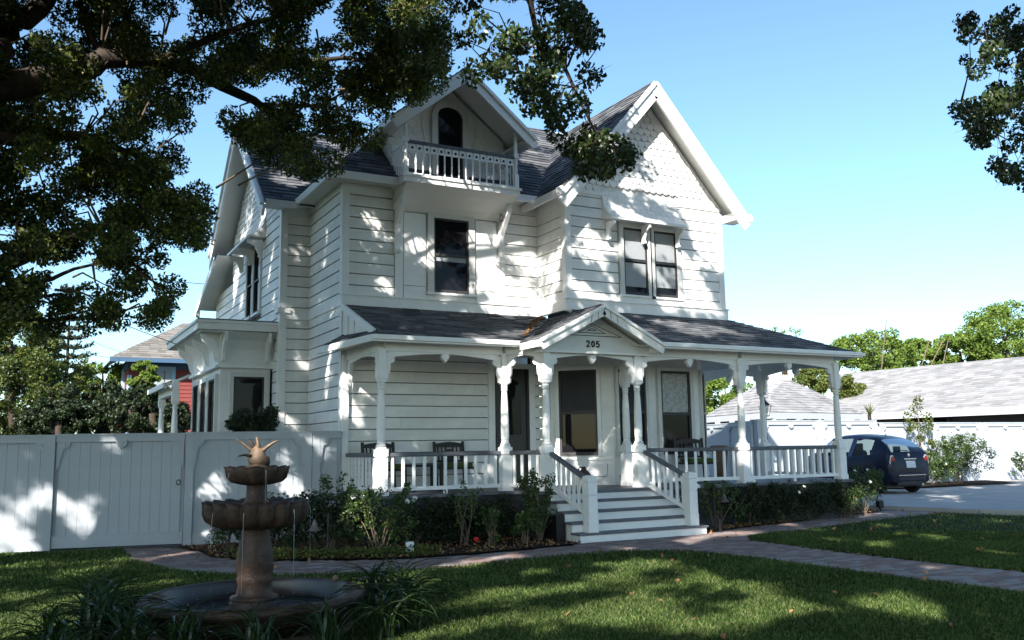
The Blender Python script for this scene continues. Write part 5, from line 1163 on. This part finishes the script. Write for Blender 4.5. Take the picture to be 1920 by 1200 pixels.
sheet('fence_bed', [(17.0, 2.0), (22.4, 2.0), (23.2, 3.7), (16.5, 3.7)], .20, 'soil')
for u, Z in ((1845, .2),): pass
# vine with bare stem on the right fence
p = at(1722, 790, Y=3.5); vx = p.x
v = thing('climbing_vine', 'slim yellow-green vine climbing a stake above the car', 'vine', (vx, 3.4, .12)); st = MB(); st.tube([(vx+.1, 3.5, .1), (vx+.02, 3.5, 1.4), (vx, 3.5, 2.9)], [.03, .02, .01], 6); st.build('stem', M['twig'], v)
cs = []; rr = []
for (a_, b_, r_) in ((1722, 752, 14), (1718, 770, 18), (1702, 782, 14), (1740, 784, 14), (1712, 800, 14), (1735, 805, 14), (1725, 822, 10), (1745, 830, 8), (1720, 845, 9), (1735, 852, 10), (1705, 806, 8), (1745, 800, 10)):
    c = at(a_, b_, Y=3.45); cs.append(tuple(c)); rr.append(r_/80)
leaf_part('foliage', clump(cs, rr, [60]*len(cs), 1.1), .10, M['leaf_yellow'], v, wid=.5)
p = at(1630, 778, Y=4.4); a_ = thing('spiky_plant', 'small spiky rosette plant showing over the white fence', 'plant', (p.x, 4.4, 0)); b = MB()
MB().tube([(p.x, 4.4, 0), (p.x, 4.4, p.z)], .06, 7).build('trunk', M['bark'], a_)
for k in range(26):
    an = random.uniform(0, 6.28); el = random.uniform(-.1, 1.4); d = Vector((math.cos(an)*math.cos(el), math.sin(an)*math.cos(el), math.sin(el))); s = Vector((-math.sin(an), math.cos(an), 0))*.03; c = Vector((p.x, 4.4, p.z)); link('leaf', MB().add([c-s-wloc(a_), c+s-wloc(a_), c+d*.42-wloc(a_)], [(0, 1, 2)]).mesh('leaf', M['leaf_yellow']), a_)
# round dark shrub in front of the bay window behind the fence
t = thing('round_shrub', 'round dark standard shrub showing over the fence before the side bay window', 'bush', (-1.45, 1.5, 0)); p = at(470, 790, Y=1.5)
MB().tube([(p.x, 1.5, 0), (p.x+.02, 1.5, p.z-.2)], .03, 6).build('trunk', M['bark'], t)
cs = [(p.x+random.uniform(-.34, .42), 1.5+random.uniform(-.3, .3), p.z+random.uniform(-.22, .2)) for k in range(26)]; leaf_part('foliage', clump(cs, [.14]*26, [130]*26, .9), .06, M['leaf_dark'], t)
# small flowering ground cover and litter in the beds
def ground_scatter(name, poly, n, size, m, zr, label, cat):
    P = []; xs = [a for a, b in poly]; ys = [b for a, b in poly]
    q_ = np.column_stack([rng.uniform(min(xs), max(xs), n*3), rng.uniform(min(ys), max(ys), n*3)]); q_ = q_[poly_in(q_[:, 0], q_[:, 1], poly)][:n]
    C = np.column_stack([q_, rng.uniform(*zr, len(q_))]); o = link(name, np_mesh(name, leaves(C, size, wid=.6, droop=0), 4, M[m])); tag(o, label, cat, kind='stuff')
EDGE1 = [(-2.5, -2.1), (-1.84, -2.91), (-.88, -3.46), (-.26, -3.72), (.3, -3.78), (.2, -3.3), (-.8, -3.05), (-1.8, -2.5)]
ground_scatter('ground_cover', EDGE1, 2600, .04, 'leaf_yellow', (.03, .16), 'low yellow-green bedding plants along the brick edge', 'ground cover')
ground_scatter('bedding_leaves', BED1, 1500, .05, 'brown_leaf', (.032, .05), 'dry leaf litter on the soil of the left bed', 'leaf litter')
ground_scatter('bedding_leaves', BED2, 1300, .05, 'brown_leaf', (.032, .05), 'dry leaf litter on the soil of the right bed', 'leaf litter')
ground_scatter('fallen_leaves', [(-4, -12), (13, -12), (13, -1), (-4, -1)], 260, .07, 'brown_leaf', (.03, .055), 'scattered dry leaves fallen on lawn and path', 'leaf litter')
# dry leaves caught in the porch-roof valley
cs = [(2.85+.13*k+random.uniform(-.05, .05), -1.72+.165*k+random.uniform(-.05, .05), 3.49+.066*k) for k in range(9)]
C = clump(cs, [.10]*9, [60]*9, .25); o = link('valley_leaves', np_mesh('valley_leaves', leaves(C, .06, wid=.5, droop=0), 4, M['brown_leaf'])); tag(o, 'rusty dry leaves caught in the valley of the porch roof', 'leaf litter', kind='stuff')

# ================================================================ TREES
def noise_hole(px, py, s=46., seed=0.): return math.sin(px/s+seed)*math.cos(py/s*1.13+1.3+seed)+.6*math.sin(px/s*2.1+py/s*1.7+seed*2)
def vary(n, lo, hi): return rng.uniform(lo, hi, n)
E1 = SUN.cross(Vector((0, 0, 1))).normalized(); E2 = SUN.cross(E1)
GAPS = []
def gap(r, *pts, **k):
    for u, v in pts:
        p = at(u, v, **k); GAPS.append((p.dot(E1), p.dot(E2), r))
# openings shaped into the crowns to drop sun patches at chosen spots
gap(.13, (690, 475), (706, 530), (772, 440), (940, 520), (985, 520), (978, 450), (835, 572), (735, 560), (950, 470), (680, 410), (900, 575), Y=0.); gap(.11, (600, 430), (622, 500), (598, 620), (612, 740), (590, 700), (628, 580), (604, 500), X=0.)
gap(.2, (820, 337), (880, 345), (780, 300), Y=-.7); gap(.16, (1150, 560), (1075, 400), (1250, 560), (1300, 500), (1160, 470), (1085, 470), (1220, 300), (1150, 330), Y=-1.1)
gap(.20, (800, 1095), (1000, 1075), (950, 1110), (1220, 1105), (1420, 1120), (1500, 1150), (250, 1050), (150, 1075), (210, 1110), (1050, 1165), (1180, 1175), (870, 1180), (1650, 985), (1750, 1010), (1560, 1015), (1700, 1120), (1800, 1150), (1250, 1150), Z=0.)
gap(.30, (900, 480), (912, 520), (960, 600), (1000, 575), Y=0.); gap(.20, (800, 470), (830, 495), (865, 580), (700, 418), (985, 470), (925, 560), (720, 530), (690, 720), (660, 700), (670, 790), Y=0.)
gap(.25, (1030, 580), (1040, 500), X=4.1)
gap(.42, (1270, 320), (1320, 380), (1310, 560), (1325, 420), Y=-1.1); gap(.24, (1200, 345), (1100, 430), (1120, 480), (1085, 540), (1215, 500), (1230, 370), (1255, 470), (1285, 500), (1180, 420), (1340, 480), Y=-1.1)
gap(.6, (1010, 285), Y=1.0); gap(.5, (1090, 235), (1180, 180), (1140, 210), Y=0.); gap(.3, (530, 340), (560, 350), Y=2.6)
gap(.22, (945, 700), (945, 740), (712, 900), Y=-1.76); gap(.17, (1023, 690), (1175, 800), (1172, 840), (1050, 640), (1085, 620), (1000, 655), Y=-2.5); gap(.3, (985, 628), (960, 640), Y=-1.4)
gap(.2, (1395, 870), (1390, 760), (1215, 700), (1400, 840), Y=-2.5); gap(.3, (1270, 600), Y=-1.8)
gap(.16, (600, 560), (608, 690), (595, 780), (620, 660), (615, 430), (637, 700), X=0.); gap(.17, (560, 468), (548, 590), (545, 790), (570, 680), Y=2.15)
gap(.17, (505, 520), (455, 560), (480, 585), (512, 470), (515, 560), (440, 520), X=-.58); gap(.2, (385, 760), (380, 700), X=-1.63)
gap(.22, (30, 1000), (60, 965), (5, 990), Y=.9); gap(.13, (80, 905), (240, 850), (160, 960), (95, 925), (20, 1035), (330, 870), Y=.6)
gap(.20, (370, 850), (400, 905), (385, 990), (540, 865), (560, 920), (620, 860), (355, 900), (580, 960), Y=0.1)
gap(.27, (40, 1120), (110, 1140), (20, 1165), (160, 1165), (904, 1124), (1188, 1071), (1110, 1095), (1302, 1084), (1338, 1180), (1400, 1170), (60, 1190), Z=0.)
gap(.18, (60, 1043), (330, 1093), (850, 1140), (960, 1155), (1040, 1115), (1367, 1098), (1167, 1130), (1269, 1131), (770, 1078), (1527, 996), (1862, 977), (1862, 1039), (1600, 1130), (1700, 1150), (1450, 1100), (700, 1088), (1250, 1060), (1130, 1060), Z=0.)
gap(.34, (1345, 1003), (1400, 1000), (1647, 1024), (880, 1060), (1300, 1015), Z=0.); gap(.2, (340, 1040), (960, 1045), (1180, 1030), (1480, 985), (1760, 1065), Z=0.)
gap(.28, (1830, 918), (1900, 913), (1600, 960), (1780, 935), Z=.1); gap(.25, (695, 960), (660, 970), (710, 1000), (1620, 920), (1640, 900), Y=-2.9)
gap(2.2, (1530, 830), (1700, 840), Y=3.9); gap(1.5, (1640, 840), (1780, 830), (1460, 820), Y=3.9); gap(.6, (1885, 860), (1900, 830), Y=3.8)
gap(.22, (470, 820), (480, 810), Y=-7.9); gap(.2, (480, 1125), Z=.25)
N_HARD = len(GAPS); gap(.35, (90, 70), (340, 330), (230, 250), (300, 120), (560, 60), (150, 560), (250, 590), Y=-2.9); gap(.75, (780, 105), (730, 70), (810, 150), (660, 60), Y=-2.8); gap(.4, (1000, 80), (1120, 270), (900, 110), (960, 180), Y=-7.2); gap(.5, (1850, 150), (1860, 240), Y=-8.); gap(1.6, (20, 640), (60, 720), D=30.)
GA = np.array(GAPS)
def sun_gap(p, rc, hard=False):
    g = GA[:N_HARD] if hard else GA; a_ = Vector(p).dot(E1); b_ = Vector(p).dot(E2); return bool((np.hypot(g[:, 0]-a_, g[:, 1]-b_) < g[:, 2]*.80+rc*.45).any())
def mask_clusters(poly, n, yr, rad, thr=-9, seed=0., s=46.):
    out = []; xs = [p[0] for p in poly]; ys = [p[1] for p in poly]
    while len(out) < n:
        a_ = random.uniform(min(xs), max(xs)); b_ = random.uniform(min(ys), max(ys))
        if not poly_in(a_, b_, poly) or noise_hole(a_, b_, s, seed) < thr: continue
        for k in range(8):
            r_ = random.uniform(*rad); p = tuple(at(a_, b_, Y=random.uniform(*yr)))
            if not sun_gap(p, r_, True): break
        else:
            if random.random() < .75: continue
        out.append((p, r_))
    return out
def clear_of_view(c, r, allow=()):
    """crown parts kept above the top of the frame"""
    a_, b_, z_ = proj_np(np.array([c])); a_, b_, z_ = float(a_[0]), float(b_[0]), float(z_[0])
    if z_ < .3: return True
    R_ = r/z_*FPX+6
    return b_ < -R_ or a_ < -R_ or a_ > 1920+R_ or b_ > 1200+R_
def limb(b, pts, r0, r1, n=9):
    P = [Vector(p) for p in pts]; Q_ = []
    for i in range(len(P)-1):
        for k in range(3): Q_.append(P[i].lerp(P[i+1], k/3)+Vector((random.uniform(-1, 1), random.uniform(-1, 1), random.uniform(-1, 1)))*r0*.18*(0 if (i == 0 and k == 0) else 1))
    Q_.append(P[-1]); m = len(Q_)-1
    b.tube(Q_, [r0+(r1-r0)*i/m for i in range(m+1)], n); return Q_
def twigs(b, cl, anchors, frac, r=.012):
    A = [Vector(a_) for a_ in anchors]
    for c, rr_ in cl:
        if random.random() > frac: continue
        c = Vector(c); a_ = min(A, key=lambda q_: (q_-c).length+random.uniform(0, .5)); d = (c-a_).length
        if d > 1.0: a_ = c.lerp(a_, .9/d)
        mid = a_.lerp(c, .5)+Vector((random.uniform(-.15, .15), random.uniform(-.15, .15), random.uniform(0, .18)))
        b.tube([a_, mid, c], [r*1.5, r, r*.4], 4)
        for k in range(2): e = c+Vector((random.uniform(-1, 1), random.uniform(-1, 1), random.uniform(-1, .6)))*rr_*1.2; b.tube([c, e], [r*.45, r*.2], 3)
def crown_clusters(c, rad, n, rr, allow_view=False, thr=None):
    out = []; tries = 0
    while len(out) < n and tries < n*40:
        tries += 1; d = np.random.default_rng(random.randrange(10**9)).normal(size=3); d /= np.linalg.norm(d); k = random.uniform(.25, 1)**.5
        p = (c[0]+d[0]*rad[0]*k, c[1]+d[1]*rad[1]*k, c[2]+d[2]*rad[2]*k); r_ = random.uniform(*rr)
        if p[2] < c[2]-rad[2]*.75: continue
        if not allow_view and not clear_of_view(p, r_): continue
        if sun_gap(p, r_): continue
        out.append((p, r_))
    return out
# ---- the big tree on the left
T1 = thing('camphor_tree', 'big spreading evergreen tree on the left, dark limbs reaching over the house roof', 'tree', (-8.3, -3.4, 0))
A1 = [(-260, -260), (850, -260), (848, 40), (822, 140), (800, 185), (740, 185), (706, 225), (690, 285), (650, 280), (625, 330), (590, 345), (560, 325), (520, 300), (470, 262), (425, 240), (405, 165), (345, 205), (330, 260), (352, 320), (385, 385), (388, 448), (340, 468), (270, 420), (180, 470), (60, 455), (-260, 470)]
cl1 = mask_clusters(A1, 900, (-4.4, -.9), (.15, .30), thr=-.62, seed=.4)
A2 = [(-260, 430), (180, 430), (300, 440), (328, 490), (322, 560), (290, 605), (215, 610), (150, 640), (90, 620), (30, 640), (-260, 660)]
cl1 += mask_clusters(A2, 170, (-4.2, -2.2), (.10, .22), thr=-.15, seed=2.2, s=30)
A3 = [(640, 20), (820, 30), (845, 100), (800, 185), (745, 180), (690, 110)]
cl1 += mask_clusters(A3, 60, (-4.6, -1.2), (.2, .3))
cA = []
b = MB(); anchors = []
Yl = -3.0
tr = [(-8.3, -3.4, -.1), (-8.25, -3.4, 1.6), (-8.1, -3.3, 3.2)]
anchors += limb(b, tr, .62, .50, 14)
def lp_(*pts): return [tuple(at(u, v, Y=y)) for u, v, y in pts]
for pts, r0_, r1_ in (
    ([tr[-1]]+lp_((-120, 150, -3.2), (0, 165, -3.1), (110, 150, -3.0), (200, 112, -2.9), (300, 112, -2.8), (380, 140, -2.7), (480, 195, -2.6), (560, 255, -2.5)), .26, .035),
    ([tr[-1]]+lp_((-200, 230, -3.3), (-40, 130, -3.1), (20, 60, -3.0), (90, 0, -3.0), (160, -120, -3)), .24, .09),
    (lp_((205, 118, -2.9), (165, 60, -2.95), (150, 0, -3.0)), .06, .03), (lp_((385, 140, -2.7), (500, 128, -2.6), (640, 108, -2.5), (770, 118, -2.5)), .07, .015),
    ([tr[-1]]+lp_((-220, 300, -3.2), (-60, 250, -3.1), (60, 262, -3.0), (160, 255, -2.9), (280, 300, -2.8)), .16, .03),
    ([tr[-1]]+lp_((-200, 520, -3.3), (0, 500, -3.2), (60, 470, -3.1), (150, 440, -3.0), (260, 400, -2.9), (360, 380, -2.8)), .17, .02),
    (lp_((-60, 480, -3.2), (20, 525, -3.1), (75, 530, -3.1), (140, 505, -3.0), (240, 480, -3.0)), .05, .012),
    (lp_((-120, 590, -3.2), (-10, 572, -3.1), (22, 572, -3.05), (55, 553, -3.0), (85, 556, -3.0), (115, 550, -2.9)), .045, .015),
    (lp_((22, 572, -3.05), (50, 600, -3.0), (100, 600, -2.9), (200, 590, -2.9)), .035, .01),
    (lp_((300, 112, -2.8), (420, 60, -2.8), (560, 20, -2.8), (700, -30, -2.9)), .06, .02), (lp_((480, 195, -2.6), (600, 200, -2.5), (680, 150, -2.5)), .035, .01),
    ([tr[-1], (-6.6, -4.2, 6.0), (-5.2, -5.2, 8.2), (-3.2, -5.6, 9.6)], .3, .08), ([(-6.6, -4.2, 6.0), (-6.5, -6, 8.5), (-5, -8, 10)], .16, .05), ([(-5.2, -5.2, 8.2), (-2.4, -4.4, 9.3), (.2, -4.8, 10.2)], .12, .04)):
    anchors += limb(b, [(p_[0], p_[1]-(0 if i_ == 0 else .0), p_[2]) for i_, p_ in enumerate(pts)], r0_, r1_)
b2 = MB(); twigs(b2, cl1, anchors, .55)
tk = b.build('trunk', M['bark'], T1, smooth=True)
b2.build('twig', M['twig'], T1, kind='stuff')
C = clump([c for c, r in cl1], [r for c, r in cl1], [max(50, int(400*(r/.25)**2)) for c, r in cl1], .85)
leaf_part('crown', C, .060, M['leaf'], T1, wid=.5, droop=.5)
# upper crown of the same tree, unseen above the frame, shaped to dapple roof and walls
UP = CROWN_UP = []
up1 = crown_clusters((-13.0, -7.5, 9.0), (4.2, 4.5, 2.6), 650, (.24, .44))+crown_clusters((-5.6, .2, 10.0), (4.2, 3.6, 2.4), 600, (.22, .42))+crown_clusters((-8.6, -5.0, 9.3), (6.5, 6.0, 3.2), 1500, (.22, .42))+crown_clusters((-2.6, -5.0, 10.4), (4.8, 4.0, 2.2), 800, (.22, .40)) 
C = clump([c for c, r in up1], [r for c, r in up1], [64]*len(up1), .8)
leaf_part('crown', C, .15, M['leaf'], T1, wid=.55, droop=.3)
# ---- tree whose branch hangs into the top centre
T2 = thing('street_tree', 'overhanging leafy branch of a tree, hanging into the top centre before the dormer', 'tree', (-1.2, -21.5, 0))
B1 = [(850, -160), (1075, -160), (1060, -5), (1095, 40), (1135, 68), (1142, 110), (1108, 150), (1125, 200), (1135, 240), (1188, 250), (1196, 290), (1160, 325), (1095, 335), (1080, 300), (1040, 262), (1000, 240), (985, 205), (945, 190), (905, 150), (880, 160), (840, 150), (838, 118), (870, 90), (848, 50)]
cl2 = mask_clusters(B1, 100, (-7.8, -6.6), (.10, .20), thr=-.7, seed=1.1, s=38)
cl2 += mask_clusters([(1085, 255), (1190, 252), (1196, 295), (1150, 330), (1092, 330)], 12, (-7.4, -7.0), (.1, .16))
b = MB(); an2 = limb(b, [(-1.2, -21.5, -.1), (-1.1, -21.4, 2), (-1.0, -21, 4.2)], .42, .34, 12)
an2 += limb(b, [(-1.0, -21, 4.2), (-1, -18, 7), (-.9, -13, 8.4)]+lp_((930, -300, -8.4)), .2, .05)
an2 += limb(b, lp_((930, -300, -8.4), (985, -60, -7.6), (1005, 60, -7.3), (1060, 130, -7.2), (1105, 225, -7.2), (1140, 285, -7.2)), .045, .008)
an2 += limb(b, lp_((1005, 60, -7.3), (950, 110, -7.2), (900, 130, -7.1)), .02, .006); an2 += limb(b, [(-1, -21, 4.2), (-4, -21, 7), (-7, -20, 9)], .2, .06); an2 += limb(b, [(-1, -21, 4.2), (2, -20, 7), (5, -18.5, 9)], .2, .06)
b.build('trunk', M['bark'], T2, smooth=True); b2 = MB(); twigs(b2, cl2, an2[8:], .9, .007); b2.build('twig', M['bark'], T2, kind='stuff')
C = clump([c for c, r in cl2], [r for c, r in cl2], [int(70*(r/.15)**2)+16 for c, r in cl2], .95)
leaf_part('crown', C, .070, M['leaf_near'], T2, wid=.62, droop=.6)
SHADE = [((-11.2, -17.2, 9.2), (6.6, 6.2, 2.8), 2300), ((-2.4, -15.2, 9.8), (6.2, 5.6, 2.6), 2200)]  # unseen crowns, placed and shaped to shade the lawn
for c_, r_, n_ in SHADE[1:]:
    k_ = crown_clusters(c_, r_, n_, (.22, .42)); leaf_part('crown', clump([c for c, r in k_], [r for c, r in k_], [64]*len(k_), .8), .15, M['leaf'], T2, wid=.6)
T3 = thing('street_tree', 'street tree behind the photographer, its unseen crown shaped to shade the fountain and lawn', 'tree', (-9.5, -20.5, 0))
b = MB(); limb(b, [(-9.5, -20.5, -.1), (-9.4, -20.4, 3), (-9, -20, 6.5), (-7.5, -19.5, 9)], .45, .1, 12); limb(b, [(-9.2, -20.2, 5), (-6, -18, 8), (-4, -17, 9.5)], .18, .05); limb(b, [(-9.2, -20.2, 5), (-11, -18, 8.5)], .18, .05); b.build('trunk', M['bark'], T3, smooth=True)
c_, r_, n_ = SHADE[0]; k_ = crown_clusters(c_, r_, n_, (.22, .42)); leaf_part('crown', clump([c for c, r in k_], [r for c, r in k_], [64]*len(k_), .8), .15, M['leaf'], T3, wid=.6)
# ---- tree at the right edge
T4 = thing('street_tree', 'leafy tree reaching in at the top right edge against the blue sky', 'tree', (12.5, -12.0, 0))
D1 = [(1812, 38), (1860, 40), (1900, 0), (2060, -60), (2060, 380), (1925, 350), (1880, 356), (1845, 348), (1838, 325), (1880, 300), (1895, 268), (1850, 272), (1800, 262), (1778, 245), (1782, 195), (1808, 200), (1845, 185), (1825, 140), (1808, 110)]
cl4 = mask_clusters(D1, 150, (-8.6, -7.2), (.10, .2), thr=-1.1, seed=.3, s=34)
b = MB(); an4 = limb(b, [(12.5, -12, -.1), (12.4, -12, 2.5), (12, -11.8, 4.6)], .42, .32, 12)
an4 += limb(b, [(12, -11.8, 4.6), (10.5, -10, 6.2)]+lp_((2000, 150, -8), (1910, 190, -8), (1850, 215, -7.9), (1800, 205, -7.9)), .08, .008); an4 += limb(b, [(10.5, -10, 6.2)]+lp_((1990, 60, -8), (1900, 90, -8), (1830, 60, -8)), .08, .01); an4 += limb(b, [(12, -11.8, 4.6), (8, -10.5, 8), (5.5, -10, 9.6)], .2, .06)
b.build('trunk', M['bark'], T4, smooth=True); b2 = MB(); twigs(b2, cl4, an4[8:], .6, .007); b2.build('twig', M['bark'], T4, kind='stuff')
leaf_part('crown', clump([c for c, r in cl4], [r for c, r in cl4], [int(80*(r/.15)**2)+14 for c, r in cl4], .95), .072, M['leaf_near'], T4, wid=.62, droop=.6)
k_ = crown_clusters((5.4, -10.6, 10.2), (6.0, 4.8, 2.4), 1000, (.22, .42)); leaf_part('crown', clump([c for c, r in k_], [r for c, r in k_], [64]*len(k_), .8), .15, M['leaf'], T4, wid=.6)  # unseen upper crown, shaped to shade driveway and right lawn

# ---- background trees
def far_tree(name, label, px, py, D, rx, rz, n, m, size=.15, group=None, ry=None, trunk=True, rr=(.4, .8), per=200):
    c = at(px, py, D=D); t = thing(name, label, 'tree', (c.x, c.y, 0), 0, group); cl = []; n = int(n*1.5)
    for k in range(n):
        d = np.array([random.gauss(0, 1) for _ in range(3)]); d /= np.linalg.norm(d); q_ = random.uniform(.3, 1)**.5
        cl.append(((c.x+d[0]*rx*q_, c.y+d[1]*(ry or rx)*q_, c.z+d[2]*rz*q_), random.uniform(*rr)*min(rx, rz)*.42))
    leaf_part('crown', clump([a_ for a_, r in cl], [r for a_, r in cl], [per]*n, .85), size, M[m], t, wid=.65, droop=.1)
    b = MB(); limb(b, [(c.x, c.y, -.1), (c.x+.1, c.y, c.z*.5), (c.x, c.y, c.z)], .22, .08, 8)
    for k in range(4): a_ = cl[k*3][0]; limb(b, [(c.x, c.y, c.z*.6), a_], .08, .03, 5)
    b.build('trunk', M['bark'], t, smooth=True); return t
far_tree('broadleaf_tree', 'sunny green round tree behind the outbuilding roof, left of the leaning poles', 1640, 672, 56, 2.7, 1.7, 60, 'leaf_light')
far_tree('broadleaf_tree', 'small green tree between the leaning poles', 1728, 668, 60, 1.8, 1.3, 36, 'leaf_light')
far_tree('broadleaf_tree', 'low bright green tree left of the tall tree at the right edge', 1800, 658, 58, 2.2, 1.1, 40, 'leaf_light')
far_tree('broadleaf_tree', 'tall bright green tree at the right edge above the outbuilding roof', 1885, 630, 56, 2.6, 2.2, 70, 'leaf_light')
far_tree('broadleaf_tree', 'green tree seen through the porch, left of the pavilion roof', 1365, 745, 52, 2.0, 1.6, 44, 'leaf_light')
far_tree('broadleaf_tree', 'reddish-brown flowering tree behind the pavilion roof', 1530, 735, 46, 2.3, 1.3, 44, 'leaf_yellow')
far_tree('broadleaf_tree', 'wispy pale tree showing above the porch roof corner', 1470, 640, 60, 2.2, .9, 10, 'leaf_light', size=.14, per=30)
for k, (x0, y0, x1, y1) in enumerate(((1648, 700, 1662, 600), (1715, 690, 1742, 640), (1722, 695, 1768, 638), (1758, 690, 1778, 636))):
    MB().tube([at(x0, y0+40, D=52), at(x1, y1, D=52)], [.04, .025], 6).build('leaning_pole', M['twig']); o = bpy.data.objects[[o.name for o in bpy.data.objects if o.name.startswith('leaning_pole')][-1]]
    tag(o, ('thin upright bare pole rising from the round green tree', 'leftmost of the three leaning bare poles above the outbuilding ridge', 'middle and longest leaning bare pole above the outbuilding ridge', 'rightmost leaning bare pole above the outbuilding ridge')[k], 'pole')
far_tree('broadleaf_tree', 'yellow-green tree at the left edge below the big dark limb', 20, 640, 30, 1.5, 1.2, 50, 'leaf_yellow', size=.10)
far_tree('broadleaf_tree', 'dense shaded green tree at the left edge over the fence', 25, 745, 27, 1.7, 1.3, 60, 'leaf', size=.09)
far_tree('broadleaf_tree', 'green tree with mauve and yellow blossom right of the left-edge tree', 100, 720, 31, 1.1, 1.3, 40, 'leaf_yellow', size=.09)
far_tree('evergreen_shrub', 'dark evergreen shrub behind the fence, left of the red house', 195, 765, 26, 1.5, .75, 50, 'leaf_dark', size=.08)
far_tree('evergreen_shrub', 'dark evergreen shrub behind the fence next to the side porch', 285, 775, 25, 1.1, .75, 44, 'leaf_dark', size=.08)
far_tree('evergreen_shrub', 'dark evergreen shrub over the fence below the norfolk pine', 110, 790, 24.5, 1.0, .6, 44, 'leaf_dark', size=.08)
far_tree('broadleaf_tree', 'light green sapling in front of the red house wall', 270, 710, 31, .5, .75, 20, 'leaf_light', size=.1)
far_tree('broadleaf_tree', 'green tree between the norfolk pine and the red house', 200, 715, 38, 1.1, .9, 34, 'leaf_light', size=.10)
c = at(128, 640, D=44); t = thing('norfolk_pine', 'tiered norfolk pine rising behind the left hedge', 'tree', (c.x, c.y, 0)); b = MB(); b.tube([(c.x, c.y, 0), (c.x, c.y, 8.5)], [.16, .04], 7); V = []
top = at(128, 545, D=44).z; bot = at(128, 760, D=44).z
for k in range(13):
    z = top-(top-bot)*k/12; L_ = .5+1.35*k/12
    for j in range(9):
        an = j*.698+k*.4; e = Vector((c.x+math.cos(an)*L_, c.y+math.sin(an)*L_, z+.22)); s_ = Vector((c.x, c.y, z)); md_ = s_.lerp(e, .6)-Vector((0, 0, .12)); b.tube([s_, md_, e], [.03, .02, .01], 4)
        for q_ in range(60):
            f_ = random.uniform(.15, 1); pt = s_.lerp(md_, f_/.6) if f_ < .6 else md_.lerp(e, (f_-.6)/.4); V.append((pt.x+random.gauss(0, .04), pt.y+random.gauss(0, .04), pt.z+random.gauss(0, .04)+.04))
b.build('trunk', M['bark'], t); leaf_part('crown', np.array(V), .17, M['leaf_dark'], t, wid=.35, droop=-.6)
